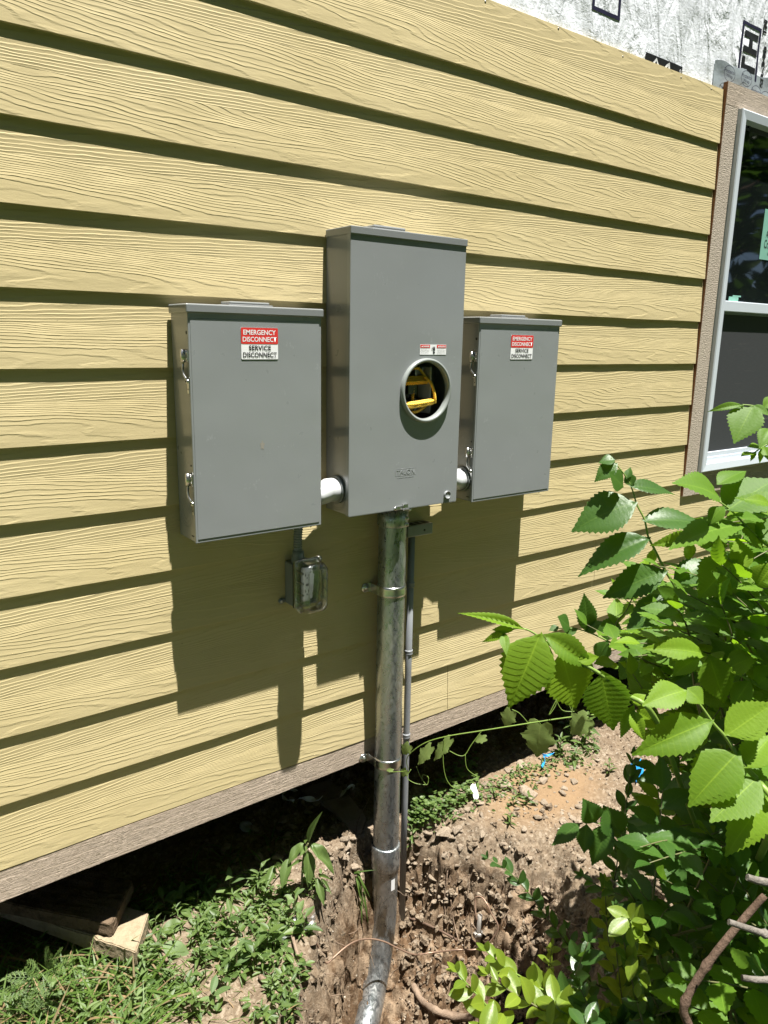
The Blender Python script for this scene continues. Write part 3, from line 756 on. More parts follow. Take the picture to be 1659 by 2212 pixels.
# danger label
dl = rect(.7212, .8230, -.1392, -.1098, -md-.0008, r=.0006, th=.0005).build('warning_label', 'white', Mb)
rect(.7222, .7590, -.1195, -.1106, -md-.0012, r=.0003, th=.0003).build('red_band', 'red', dl)
rect(.7855, .8222, -.1195, -.1106, -md-.0012, r=.0003, th=.0003).build('red_band', 'red', dl)
text_part('lettering', 'DANGER', .7330, .7565, -.1176, -.1128, -md-.0015, 'white', dl, bold=.03)
text_part('lettering', 'PELIGRO', .7955, .8205, -.1176, -.1128, -md-.0015, 'white', dl, bold=.03)
b = MB()
for x in (.7255, .7890): b.add([(x, -md-.0015, -.1175), (x+.006, -md-.0015, -.1175), (x+.003, -md-.0015, -.1125)], [(0, 1, 2)])
b.build('warning_triangle', 'white', dl)
for i, (tx, wd) in enumerate((('Hazardous voltage.', .024), ('Will cause death', .032), ('or serious injury.', .033), ('Turn off power', .026), ('before working.', .030))):
    z = -.1232-i*.0030-(.0012 if i > 2 else 0)
    text_part('lettering', tx, .7235, .7235+wd, z-.0009, z+.0009, -md-.0015, 'black', dl, bold=0)
for i, (tx, wd) in enumerate((('Voltaje peligroso.', .028), ('Puede causar muerte', .033), ('o lesiones graves.', .029), ('Desconecte antes', .033), ('de trabajar.', .020))):
    z = -.1232-i*.0030-(.0012 if i > 2 else 0)
    text_part('lettering', tx, .7868, .7868+wd, z-.0009, z+.0009, -md-.0015, 'black', dl, bold=0)
b = MB(); yy = -md-.0015; hx, hz = .7745, -.1225
b.add([(hx-.004, yy, hz-.005), (hx+.004, yy, hz-.005), (hx+.0042, yy, hz+.001), (hx-.0042, yy, hz+.001)], [(0, 1, 2, 3)])
for k in range(4): b.add([(hx-.004+k*.0021, yy, hz+.0013), (hx-.0024+k*.0021, yy, hz+.0013), (hx-.0024+k*.0021, yy, hz+.006+(.001 if k in (1, 2) else 0)), (hx-.004+k*.0021, yy, hz+.006+(.001 if k in (1, 2) else 0))], [(0, 1, 2, 3)])
b.add([(hx-.0045, yy, hz-.007), (hx+.0045, yy, hz-.009), (hx+.003, yy, hz-.013), (hx-.003, yy, hz-.013)], [(0, 1, 2, 3)])
b.add([(hx-.0085, yy, hz+.005), (hx-.0070, yy, hz+.006), (hx-.0055, yy, hz+.001), (hx-.0075, yy, hz-.001), (hx-.0060, yy, hz-.005), (hx-.0072, yy, hz-.005), (hx-.0095, yy, hz), (hx-.0068, yy, hz+.0015)], [tuple(range(8))])
b.build('shock_symbol', 'black', dl)
# embossed name plate
b = MB(); ex0, ex1, ez0, ez1 = .640, .7185, -.4975, -.4765
b.tube([(ex0, -md, ez0), (ex0, -md, ez1), (ex1, -md, ez1), (ex1, -md, ez0), (ex0, -md, ez0)], .0004, 6)
eb = b.build('embossed_plate', 'greydoor', Mb)
text_part('lettering', 'TALON', ex0+.005, ex1-.005, ez0+.003, ez1-.003, -md, 'greydoor', eb, bold=0, depth=.0006)
b = MB()
for k in range(11): b.box((ex0+.008+k*.0058, -md-.0004, ez0-.007), (ex0+.011+k*.0058+.001*(k % 3), -md-.0001, ez0-.0045))
b.build('embossed_marks', 'greydoor', eb)
MB().lathe((.8480, -md, -.5750), (0, -1, 0), [(.0125, 0), (.0125, .006), (.0115, .007), (.0108, .0062), (.0105, .0045), (.0001, .0045)], 32).build('cover_plug', 'greydoor', Mb)
lt = MB().box((.640, -md-.004, -.6015), (.672, -md-.0005, -.5905), .001).lathe((.641, -md-.0015, -.5965), (0, -1, 0), [(.0055, 0), (.0055, .003), (.002, .0035)], 12).build('latch', 'zinc', Mb)
MB().box((.668, -md-.008, -.5990), (.6865, -md-.0015, -.5855), .0012).box((.665, -md-.013, -.6030), (.6895, -md-.001, -.6000), .001).build('latch_hook', 'zinc', lt)
MB().box((.788, -.090, mz0-.0085), (.812, -.083, mz0-.0025), .0008).build('bottom_tab', 'pvc', Mb)
circles((mx0-.0002, -.062, -.545), (-1, 0, 0), (.0475, .042)).build('knockout', 'grey', Mb)

# yellow rope wound in the socket: a thing lying inside
def strand(b, pts, r=.0042, turns=260):
    pts = [Vector(p) for p in pts]; dense = []
    for i in range(len(pts)-1):
        p0 = pts[max(i-1, 0)]; p1 = pts[i]; p2 = pts[i+1]; p3 = pts[min(i+2, len(pts)-1)]
        for q in range(14):
            t = q/14; dense.append(.5*((2*p1)+(-p0+p2)*t+(2*p0-5*p1+4*p2-p3)*t*t+(-p0+3*p1-3*p2+p3)*t**3))
    dense.append(pts[-1]); ln = [0]
    for i in range(1, len(dense)): ln.append(ln[-1]+(dense[i]-dense[i-1]).length)
    for s_ in range(3):
        out = []; a = Vector((0, 1, .2)).normalized()
        for i, p in enumerate(dense):
            t = (dense[min(i+1, len(dense)-1)]-dense[max(i-1, 0)]).normalized(); a = (a-t*a.dot(t)).normalized(); c = t.cross(a)
            an = ln[i]*turns+s_*2*PI/3; out.append(p+(a*math.cos(an)+c*math.sin(an))*r*.55)
        b.tube(out, r*.62, 6)
b = MB(); z0 = cz
for dz, dy, w_ in ((.030, -.078, .07), (.024, -.086, .075), (.036, -.072, .065), (.018, -.080, .072)):
    strand(b, [(cx-.092, dy+.012, z0+dz-.004), (cx-.04, dy, z0+dz), (cx+.0, dy-.002, z0+dz+.001), (cx+w_*.65, dy+.003, z0+dz+.002)])
for dz, dy in ((-.034, -.112), (-.040, -.115), (-.046, -.113), (-.038, -.119), (-.044, -.118)):
    strand(b, [(cx-.092, dy+.015, z0+dz-.002), (cx-.05, dy, z0+dz-.003), (cx-.01, dy-.002, z0+dz), (cx+.03, dy, z0+dz+.004), (cx+.052, dy+.012, z0+dz+.006)])
strand(b, [(cx+.028, -.088, z0+.040), (cx+.036, -.106, z0+.022), (cx+.042, -.114, z0+.0), (cx+.046, -.116, z0-.022), (cx+.050, -.112, z0-.040)])
strand(b, [(cx-.08, -.070, z0+.062), (cx-.02, -.076, z0+.064), (cx+.015, -.074, z0+.062), (cx+.045, -.07, z0+.036)])
strand(b, [(cx-.088, -.080, z0-.052), (cx-.04, -.09, z0-.066), (cx+.0, -.09, z0-.066), (cx+.04, -.085, z0-.048)])
strand(b, [(cx+.0, -.07, z0+.015), (cx-.006, -.072, z0-.03), (cx-.012, -.075, z0-.07), (cx-.022, -.08, z0-.095)])
rp = b.build('rope', 'yrope'); tag(rp, 'twisted yellow rope wound inside the open meter socket', 'rope')

# PVC couplings between the boxes
def nipple(x0, x1, z0, z1, y, label):
    r = empty('conduit_coupling', ((x0+x1)/2, y, (z0+z1)/2), label, 'pipe fitting', 'pale plastic couplings between the boxes')
    d = (x1-x0)
    pts = [(x0, y, z0), (x0+d*.25, y, z0), (x0+d*.42, y, z0+(z1-z0)*.3), (x0+d*.6, y, z1), (x1, y, z1)]
    MB().tube(pts, [.0305, .0305, .0325, .0352, .0352], 28).build('pipe', 'pvc', r)
    MB().lathe((x1-.001, y, z1), (-1, 0, 0), [(.0352, 0), (.042, 0), (.042, .007), (.0355, .0075)], 28).build('locknut', 'plasg', r)
    MB().lathe((x0+.001, y, z0), (1, 0, 0), [(.0315, 0), (.040, 0), (.040, .006), (.0317, .0065)], 28).build('locknut', 'plasg', r)
    return r
nipple(.3875, .4738, -.540, -.530, -.062, 'white plastic coupling joining the left disconnect box to the meter box')
nipple(.8880, .9714, -.538, -.546, -.060, 'pale plastic coupling joining the meter box to the disconnect box beside the window')

# ------------------------------------------------------------------ outlet box under the left disconnect box
ob = empty('outlet_box', (.365, -.03, -.87), 'grey outdoor outlet with a clear bubble cover hanging under the left disconnect box', 'outlet')
MB().box((.3285, -.052, -.872), (.4020, -.0005, -.740), .005, 3).build('box', 'plasg', ob)
MB().box((.3265, -.0560, -.874), (.4040, -.0525, -.737), .004, 2).build('gasket', 'blackrub', ob)
MB().box((.3265, -.0640, -.873), (.4060, -.0565, -.727), .007, 3).build('base_frame', 'clearrim', ob)
def rrect(w, h, r, n=6):
    pts = []
    for cx_, cz_, a0 in ((w/2-r, h/2-r, 0), (-w/2+r, h/2-r, PI/2), (-w/2+r, -h/2+r, PI), (w/2-r, -h/2+r, 1.5*PI)):
        for k in range(n+1): a = a0+k*PI/2/n; pts.append((cx_+r*math.cos(a), cz_+r*math.sin(a)))
    return pts
def shell(cx_, cz_, layers):
    b = MB(); vs = []; n = None
    for (w_, h_, r, y) in layers:
        p = rrect(w_, h_, r); n = len(p); vs += [(cx_+q[0], y, cz_+q[1]) for q in p]
    fs = [(l*n+k, l*n+(k+1) % n, l*n+n+(k+1) % n, l*n+n+k) for l in range(len(layers)-1) for k in range(n)]
    fs.append(tuple((len(layers)-1)*n+k for k in range(n))); return b.add(vs, fs, True)
bub = shell(.3680, -.803, [(.086, .158, .016, -.0645), (.086, .158, .016, -.070), (.082, .152, .018, -.072), (.080, .150, .020, -.104), (.074, .142, .020, -.120), (.058, .120, .018, -.1265)]).build('bubble_cover', 'clear', ob); _s = bub.modifiers.new('wall', 'SOLIDIFY'); _s.thickness = .0018; _s.offset = -1
b = MB()
for dz in (-.045, -.015, .02, .05):
    for sx in (-.041, .041): b.box((.368+sx-.003, -.112, -.803+dz-.0025), (.368+sx+.003, -.072, -.803+dz+.0025), .001)
for (xx, zz) in ((.335, -.873), (.40, -.873), (.398, -.726)): b.lathe((xx, -.073, zz), (0, -1, 0), [(.009, 0), (.009, .012), (.003, .013)], 14)
b.tube([(.327, -.075, -.838), (.320, -.078, -.842), (.318, -.078, -.862), (.327, -.078, -.866)], .0018, 6)
pr_ = rrect(.083, .154, .017); b.tube([(.368+q[0], -.0725, -.803+q[1]) for q in pr_]+[(.368+pr_[0][0], -.0725, -.803+pr_[0][1])], .0022, 6)
pr_ = rrect(.060, .122, .016); b.tube([(.368+q[0], -.126, -.803+q[1]) for q in pr_]+[(.368+pr_[0][0], -.126, -.803+pr_[0][1])], .0012, 6)
b.build('ribs', 'clearrim', bub)
rc = MB().box((.348, -.0700, -.855), (.384, -.0645, -.750), .003, 2).build('receptacle', 'ring', ob)
b = MB()
for dz in (-.776, -.826):
    b.box((.3575, -.0712, dz), (.3595, -.0701, dz+.008)).box((.3690, -.0712, dz), (.3712, -.0701, dz+.007)).lathe((.3645, -.0702, dz-.006), (0, -1, 0), [(.0025, 0), (.0025, .0008), (.0001, .0008)], 10)
b.box((.360, -.0716, -.8065), (.369, -.0701, -.7995))
b.build('slots', 'black', rc)
MB().box((.318, -.006, -.869), (.3280, -.0008, -.858), .001).lathe((.3150, -.0010, -.8635), (0, -1, 0), [(.0085, 0), (.0085, .004), (.0001, .005)], 16).build('mounting_ear', 'plasg', ob)
MB().lathe((.3150, -.0055, -.8635), (0, -1, 0), [(.004, 0), (.0035, .002), (.0001, .0025)], 8).build('screw', 'zinc', ob)
wh = empty('flexible_conduit', (.3555, -.035, -.62), 'short grey corrugated flexible conduit between left disconnect box and outlet', 'conduit')
b = MB(); pts = []; rs = []
for i in range(70):
    t = i/69; z = -.6165-.095*t; pts.append((.3590-.006*math.sin(t*2.2), -.038, z)); rs.append(.0125+.0011*math.sin(i*1.15))
b.tube(pts, rs, 18).build('tube', 'plasg', wh)
MB().lathe((.3537, -.038, -.7035), (0, 0, -1), [(.0125, 0), (.0165, .001), (.0175, .012), (.020, .026), (.020, .0365)], 20).build('end_fitting', 'plasg', wh)
MB().lathe((.3590, -.038, -.6170), (0, 0, -1), [(.022, 0), (.022, .004), (.0145, .006)], 20).build('top_fitting', 'plasg', wh)

# ------------------------------------------------------------------ riser conduit
PX, PYY, PR = .6870, -.0560, .0445
def bendpath():
    pts = [(PX, PYY, z) for z in np.linspace(-.605, -2.05, 30)]
    az = math.radians(216); R = .4
    for th in np.linspace(.05, 1.25, 18):
        h = R*(1-math.cos(th)); pts.append((PX+h*math.cos(az), PYY+h*math.sin(az), -2.05-R*math.sin(th)))
    return pts
rz = empty('riser_pipe', (PX, PYY, -1.9), 'large galvanised steel riser pipe rising from the pit to the meter box', 'pipe')
bp = bendpath()
MB().tube(bp, PR, 40).build('pipe', 'galv', rz)
MB().lathe((PX, PYY, -.6020), (0, 0, -1), [(.0448, 0), (.0492, 0), (.0492, .062), (.0475, .0655), (.0448, .0658)], 40).build('hub', 'galv', rz)
for z in (-.6385, -.6590, -.6155):
    a = math.radians(-68); dx, dy = math.cos(a), math.sin(a)
    if z == -.6155: a = math.radians(-40); dx, dy = math.cos(a), math.sin(a)
    MB().lathe((PX+dx*.0485, PYY+dy*.0485, z), (dx, dy, 0), [(.0075, 0), (.0075, .003), (.006, .0035), (.0055, .008), (.0001, .009)], 8).build('hub_bolt', 'zinc', rz)
MB().lathe((PX, PYY, -1.815), (0, 0, -1), [(.0447, 0), (.0490, .0005), (.0505, .004), (.0505, .086), (.0495, .090), (.0447, .0905)], 40).build('coupling', 'galv', rz)
b = MB()
tp_ = (PX+PR*.93*math.sin(-.15), PYY-PR, -1.96)
vs = []
for i in range(9):
    for k in range(4):
        a = math.radians(-98+k*7); rr = PR+.0006; vs.append((PX+rr*math.cos(a), PYY+rr*math.sin(a), -1.935-.0055*i))
b.add(vs, [(i*4+k, i*4+k+1, i*4+5+k, i*4+4+k) for i in range(8) for k in range(3)])
b.build('torn_label', 'white', rz)
def strap(z, label):
    r = empty('pipe_strap', (PX, PYY, z), label, 'pipe strap', 'steel straps on the riser pipe')
    b = MB(); prof = [(.0450, -.017), (.0472, -.016), (.0478, -.009), (.0465, -.006), (.0490, 0), (.0465, .006), (.0478, .009), (.0472, .016), (.0450, .017)]
    b.lathe((PX, PYY, z), (0, 0, 1), prof, 44)
    b.build('band', 'zinc', r)
    t = MB().box((.6230, -.0050, z-.015), (PX-.040, -.0012, z+.015), .001).lathe((.6230, -.0012, z), (0, -1, 0), [(.0150, 0), (.0150, .0038), (.0001, .0040)], 20)
    t.box((PX-.0485, -.05, z-.0155), (PX-.0450, -.0045, z+.0155), .001)
    t.build('tab', 'zinc', r)
    MB().lathe((.6250, -.0052, z), (0, -1, 0), [(.0075, 0), (.0075, .001), (.0048, .0012), (.0045, .0055), (.0001, .006)], 8).build('screw', 'zinc', r)
strap(-.880, 'upper steel strap holding the riser pipe to the yellow siding')
strap(-1.4900, 'lower steel strap holding the riser pipe to the skirt board')
# small conduit and its terminal block
b = MB().tube([(.7865, -.030, -.725), (.787, -.030, -1.2), (.788, -.030, -1.7), (.790, -.030, -2.25)], .0115, 20)
sc = empty('small_conduit', (.787, -.030, -1.9), 'thin grey plastic conduit running down beside the riser pipe', 'conduit')
b.build('pipe', 'pvcg', sc)
for z in (-.890, -1.132, -1.445):
    MB().lathe((.7870, -.030, z), (0, 0, 1), [(.0117, -.009), (.0140, -.008), (.0140, -.004), (.0128, 0), (.0140, .004), (.0140, .008), (.0117, .009)], 20).box((.7990, -.004, z-.007), (.815, -.001, z+.007), .0008).build('clip', 'pvcg', sc)
tb = empty('bonding_terminal', (.81, -.02, -.72), 'small pale grey plastic terminal block on top of the thin conduit', 'terminal block')
MB().box((.7570, -.0470, -.7230), (.8620, -.0010, -.6850), .003, 2).build('housing', 'pvcg', tb).data.materials[0] = M['ring']
MB().box((.775, -.042, -.6852), (.798, -.012, -.6845)).box((.806, -.042, -.6852), (.822, -.012, -.6845)).box((.830, -.042, -.6852), (.852, -.012, -.6845)).build('slots', 'black', tb)
MB().lathe((.826, -.0470, -.706), (0, -1, 0), [(.0042, 0), (.0042, .0006), (.0001, .0006)], 12).build('screw', 'dark', tb)

# ------------------------------------------------------------------ rod and wire
rb_ = PG(1031, 2066); rod = empty('ground_rod', tuple(rb_), 'muddy steel ground rod standing in the pit', 'ground rod')
rt_ = rb_+np.array([.003, .0, .17])
MB().tube([rb_-np.array([0, 0, .12]), rb_+np.array([0, 0, .08]), rt_], .0085, 14).build('rod', 'steelrod', rod)
MB().lathe(tuple(rb_+np.array([.002, 0, .085])), (0, 0, 1), [(.009, 0), (.014, .001), (.014, .016), (.009, .017)], 14).box(tuple(rb_+np.array([-.022, -.006, .09])), tuple(rb_+np.array([-.011, .006, .108])), .002).build('clamp', 'steelrod', rod)
D0 = float(np.dot(rt_-CAM, FW))
wp = []
def q6(x, y): return ((1300+x/1.3825)/1.8228, (2700+y/1.3825)/1.8228)
Dp = 2.52
for (x, y, D) in ((-160, 1650, 2.30), (-60, 1560, 2.36), (0, 1497, 2.40), (110, 1405, 2.46), (200, 1378, 2.52), (290, 1392, 2.55), (370, 1430, 2.57), (460, 1463, 2.60), (560, 1452, 2.63), (700, 1437, D0-.05), (790, 1436, D0-.03), (860, 1403, D0-.04), (905, 1345, D0-.05), (912, 1300, D0-.05), (880, 1245, D0-.04), (855, 1190, D0-.03), (825, 1152, D0-.01), (795, 1150, D0), (790, 1175, D0), (792, 1240, D0-.012), (800, 1275, D0-.015)):
    u, v = q6(x, y); wp.append(PD(u, v, D))
def spline(pts, n=8):
    P_ = [np.array(p, float) for p in pts]; out = []
    for i in range(len(P_)-1):
        p0 = P_[max(i-1, 0)]; p1 = P_[i]; p2 = P_[i+1]; p3 = P_[min(i+2, len(P_)-1)]
        for q in range(n):
            t = q/n; out.append(.5*((2*p1)+(-p0+p2)*t+(2*p0-5*p1+4*p2-p3)*t*t+(-p0+3*p1-3*p2+p3)*t**3))
    out.append(P_[-1]); return out
# keep the wire above the soil and in front of the riser
sp_ = spline(wp, 6); fx = []
for p in sp_:
    g0 = gz(p[0], p[1])+.006
    fx.append((p[0], p[1], max(p[2], g0)))
o = MB().tube(fx, .0029, 8).build('ground_wire', 'copper'); tag(o, 'bare copper ground wire looping from the ground rod across the riser pipe', 'wire')

# ------------------------------------------------------------------ stones, slabs, lumber
def c6(x, y): return ((1300+x/1.3825)/1.8228, (2700+y/1.3825)/1.8228)
def c5(x, y): return (x/1.0972/1.8228, (3000+y/1.0972)/1.8228)
def c7(x, y): return (x*.40476+987.5, y*.40476+932.6)
def c8(x, y): return (x*.3717+1042.4, y*.3717+1536.1)
def c4(x, y): return ((1000+x/3.16)/1.8228, (3000+y/3.16)/1.8228)
def c3(x, y): return (x/2.37/1.8228, (3300+y/2.37)/1.8228)
rocks = []
for s in range(9):
    r_ = random.Random(s+40); bm = bmesh.new()
    for k in range(16):
        v = Vector((r_.gauss(0, 1), r_.gauss(0, 1), r_.gauss(0, 1))).normalized()
        v = Vector((v.x*.5, v.y*(.34+.1*r_.random()), v.z*.26))*(.85+.15*r_.random()); bm.verts.new(v)
    res = bmesh.ops.convex_hull(bm, input=bm.verts)
    bmesh.ops.delete(bm, geom=[e for e in bm.verts if not e.link_faces], context='VERTS')
    bmesh.ops.bevel(bm, geom=bm.edges[:], offset=.018, segments=1, affect='EDGES')
    me = bpy.data.meshes.new('stone'); bm.to_mesh(me); bm.free(); me.materials.append(M['stone']); rocks.append(me)
def stone(p, size, rz=None, label=None, group=None, k=None, sink=.12):
    o = bpy.data.objects.new('stone', rocks[random.randrange(9) if k is None else k]); COL.objects.link(o)
    o.scale = (size, size, size*random.uniform(.8, 1.1)); o.rotation_euler = (random.uniform(-.3, .3), random.uniform(-.3, .3), random.uniform(0, 6.28) if rz is None else rz)
    o.location = (p[0], p[1], p[2]+size*(.26-sink))
    return tag(o, label, 'stone', group)
for (x, y, s, lb) in ((610, 815, .085, 'squarish tan stone, largest of the trio right of the thin conduit'), (692, 795, .062, 'upright tan stone beside the squarish one on the dirt bank'),
                      (535, 805, .055, 'small tan stone left of the squarish one, nearest the thin conduit'), (715, 885, .052, 'grey-brown stone just below the upright stone on the bank'),
                      (955, 550, .095, 'angular tan rock, biggest on the sunlit dirt under the vine leaf'), (975, 470, .060, 'brown rock just behind the biggest angular rock'),
                      (1042, 442, .068, 'flat pale rock nearest the blue strap'), (1160, 528, .065, 'reddish brown rock right of the biggest angular rock'),
                      (1078, 605, .110, 'wide flat half-buried grey-brown rock'), (850, 550, .060, 'pale rock left of the biggest angular rock at the shadow edge'),
                      (398, 1225, .080, 'pointed brown rock at the foot of the thin conduit'), (412, 1118, .060, 'brown rock jutting from the pit wall beside the thin conduit'),
                      (945, 872, .040, 'small rounded tan stone alone on the smooth tan soil')):
    stone(PG(*c6(x, y)), s, label=lb)
for (x, y, s, lb) in ((360, 745, .060, 'rounded stone in the shade under the skirt board, left of the leafy weed'), (320, 860, .045, 'dark stone in the shade in front of the rounded one'),
                      (300, 1200, .060, 'oval stone in the shade just behind the leafy weed'), (1140, 970, .055, 'grey stone in the shade below the flat slab')):
    stone(PG(*c4(x, y)), s, label=lb)
n_s = 0
while n_s < 215:
    px = random.uniform(870, 1330); py = random.uniform(1600, 1960) if n_s % 3 else random.uniform(1600, 1830)
    if py < 1760-(px-870)*.42: continue
    if 1010 < px < 1240 and 1790 < py < 1900 and random.random() < .85: continue
    p = PG(px, py); stone(p, random.choice([.014, .018, .024, .030, .042]), label='small tan stone scattered on the loose sunlit dirt right of the riser pipe', group='small stones on the dirt'); n_s += 1
n_s = 0
while n_s < 60:
    px = random.uniform(840, 1180); py = random.uniform(1850, 2130); p = PG(px, py)
    stone(p, random.choice([.012, .018, .026, .036]), label='small broken stone caught in the dug pit wall', group='stones in the pit'); n_s += 1
n_s = 0
while n_s < 60:
    px = random.uniform(430, 790); py = random.uniform(1690, 1900)
    if py < 1830-(px-380)*.43: continue
    p = PG(px, py); stone(p, random.choice([.02, .026, .034, .045]), label='dull stone lying in the shade under the skirt board', group='shaded stones under the house'); n_s += 1
# loose clods of dug earth, uncountable
bm = bmesh.new(); bmesh.ops.create_icosphere(bm, subdivisions=2, radius=.5); bm.verts.ensure_lookup_table()
cv = np.array([v.co[:] for v in bm.verts]); cf = np.array([[v.index for v in f.verts] for f in bm.faces]); bm.free()
cvs = []
for k in range(12):
    f_ = 1+.95*(fbm(cv[:, 0]*4+k*9, cv[:, 1]*4+cv[:, 2]*5.3+k, 200+k, 3)-.5)*2; cvs.append(cv*f_[:, None]*np.array([1, .85, .7]))
xs = rng.uniform(.02, 1.35, 9000); ys = rng.uniform(-.95, .22, 9000); pp = pitS(xs, ys); edge = pitS(xs+.05, ys)+pitS(xs-.05, ys)+pitS(xs, ys-.05)
keep = (rng.random(9000) < np.clip(pp*.55+edge*.25, 0, .6)+.05*(xs > .6)); keep &= np.minimum.reduce([np.hypot(xs-qx, ys-qy) for qx, qy in ((.687, -.056), (.66, -.075), (.62, -.10), (.57, -.14), (.52, -.18), (.46, -.22), (.55, -.24), (.48, -.30), (.60, -.17))]) > .075
xs, ys = xs[keep], ys[keep]; pp = pp[keep]; n = len(xs)
sz = .007+.034*rng.random(n)**3.2; zs = ground_z(xs, ys)
q_, _ = np.linalg.qr(rng.normal(0, 1, (n, 3, 3))); base = np.array(cvs)[rng.integers(0, 12, n)]
vv = np.einsum('nij,nkj->nki', q_, base)*sz[:, None, None]+np.stack([xs, ys, zs+sz*.12], 1)[:, None, :]
tag(np_obj('loose_clods', vv.reshape(-1, 3), (cf[None]+np.arange(n)[:, None, None]*len(cv)).reshape(-1, 3), 'soil', smooth=False, attr={'damp': np.repeat(np.clip(pp*.75, 0, 1)*rng.random(n)**1.6, len(cv)), 'tan': np.zeros(n*len(cv))}), kind='stuff')
# gravel: uncountable
gv, gf = [], []; nb = 0
tv = np.array([(1, 0, 0), (-1, 0, 0), (0, 1, 0), (0, -1, 0), (0, 0, 1), (0, 0, -1)])*.5; tf = np.array([(0, 2, 4), (2, 1, 4), (1, 3, 4), (3, 0, 4), (2, 0, 5), (1, 2, 5), (3, 1, 5), (0, 3, 5)])
N_ = 15000; xs = rng.uniform(-.6, 2.3, N_); ys = rng.uniform(-1.0, .45, N_)
keep = (rng.random(N_) < np.where(xs > .35, 1.0, .35)) & (rng.random(N_) > .92*np.exp(-(((xs-1.42)/.36)**2+((ys+.12)/.22)**2)))
xs, ys = xs[keep], ys[keep]; zs = ground_z(xs, ys); n = len(xs)
sz = .0035+.009*rng.random(n)**3
rnd = rng.normal(0, 1, (n, 3, 3)); q_, _ = np.linalg.qr(rnd)
jit = 1+.5*(rng.random((n, 6, 1))-.5)
vv = np.einsum('nij,kj->nki', q_, tv*np.array([1.2, 1, .7]))*jit*sz[:, None, None]+np.stack([xs, ys, zs+sz*.15], 1)[:, None, :]
ff = (tf[None]+np.arange(n)[:, None, None]*6).reshape(-1, 3)
def gravelm():
    t = NT('gravel'); g = t.n('ShaderNodeNewGeometry'); r = g.outputs['Random Per Island']
    c = t.ramp(r, [(0.0, (.09, .06, .04)), (.4, (.17, .13, .09)), (.8, (.24, .19, .14)), (1.0, (.36, .32, .26))])
    return t.done(t.bsdf(base=c, rough=.95, spec=.1))
M['gravel'] = gravelm()
tag(np_obj('gravel', vv.reshape(-1, 3), ff, 'gravel', smooth=False), kind='stuff')

def prism_px(name, pts, zoff, th, mat, label, cat, conv, z=None):
    ctr = np.mean([conv(*p) for p in pts], axis=0); zz = (PG(*ctr)[2]+zoff) if z is None else z
    P_ = []
    for p in pts:
        d = ray(*conv(*p)); t = (zz-CAM[2])/d[2]; P_.append(CAM+t*d)
    bm = bmesh.new(); vs = [bm.verts.new(p) for p in P_]; f = bm.faces.new(vs)
    if f.normal.z < 0: f.normal_flip()
    r = bmesh.ops.extrude_face_region(bm, geom=[f]); 
    for v in [e for e in r['geom'] if isinstance(e, bmesh.types.BMVert)]: v.co.z -= th
    bmesh.ops.recalc_face_normals(bm, faces=bm.faces[:])
    bmesh.ops.bevel(bm, geom=bm.edges[:], offset=.003, segments=2, affect='EDGES')
    o = MB().bm(bm).build(name, mat); return tag(o, label, cat)
prism_px('stone_slab', [(600, 330), (930, 215), (1100, 330), (1060, 400), (830, 470), (640, 400)], .03, .02, 'slab', 'flat pale slab lying furthest back in the shade left of the riser pipe', 'stone slab', c4)
prism_px('stone_slab', [(830, 490), (1190, 410), (1390, 670), (1340, 830), (1280, 900), (1120, 760), (980, 590)], .03, .018, 'slab', 'long flat pale slab in the shade, middle of three beside the riser pipe', 'stone slab', c4)
prism_px('stone_slab', [(1400, 730), (1490, 690), (1490, 830), (1350, 865)], .02, .02, 'slab', 'small flat slab in the shade right against the riser pipe', 'stone slab', c4)
def lumber(a, b, c, e, z, th, mat, label, L=.8):
    A, B, C_, E2 = [np.array(CAM+(z-CAM[2])/ray(*q)[2]*ray(*q)) for q in (a, b, c, e)]
    d = (E2-A)/np.linalg.norm(E2-A); pts = [A, B, C_, C_+d*L, A+d*L]
    bm = bmesh.new(); f = bm.faces.new([bm.verts.new(p) for p in pts])
    r = bmesh.ops.extrude_face_region(bm, geom=[f])
    for v in [q for q in r['geom'] if isinstance(q, bmesh.types.BMVert)]: v.co.z -= th
    bmesh.ops.recalc_face_normals(bm, faces=bm.faces[:])
    bmesh.ops.bevel(bm, geom=bm.edges[:], offset=.003, segments=2, affect='EDGES')
    bmesh.ops.triangulate(bm, faces=bm.faces[:])
    for _ in range(4):
        lg = [q for q in bm.edges if q.calc_length() > .012]
        if not lg or len(bm.verts) > 30000: break
        bmesh.ops.subdivide_edges(bm, edges=lg, cuts=1); bmesh.ops.triangulate(bm, faces=[q for q in bm.faces if len(q.verts) > 3])
    from mathutils import noise as mn
    for v in bm.verts:
        n_ = mn.noise(v.co*60)*.0022+mn.noise(v.co*150)*.0015
        endd = 1.0+1.8*max(0, 1-abs((np.array(v.co)-A).dot(d))/.05)
        v.co.z += n_*endd; v.co.x += n_*.6*endd
    return tag(MB().bm(bm).build('lumber_board', mat), label, 'board', 'scrap lumber at the house corner')
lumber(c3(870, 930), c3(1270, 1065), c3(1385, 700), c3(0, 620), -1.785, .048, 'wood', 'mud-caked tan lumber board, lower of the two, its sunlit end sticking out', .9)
lumber(c3(1005, 800), c3(1050, 790), c3(1245, 385), c3(60, 600), -1.738, .043, 'wood2', 'dark weathered lumber board, upper of the two under the skirt board', .9)
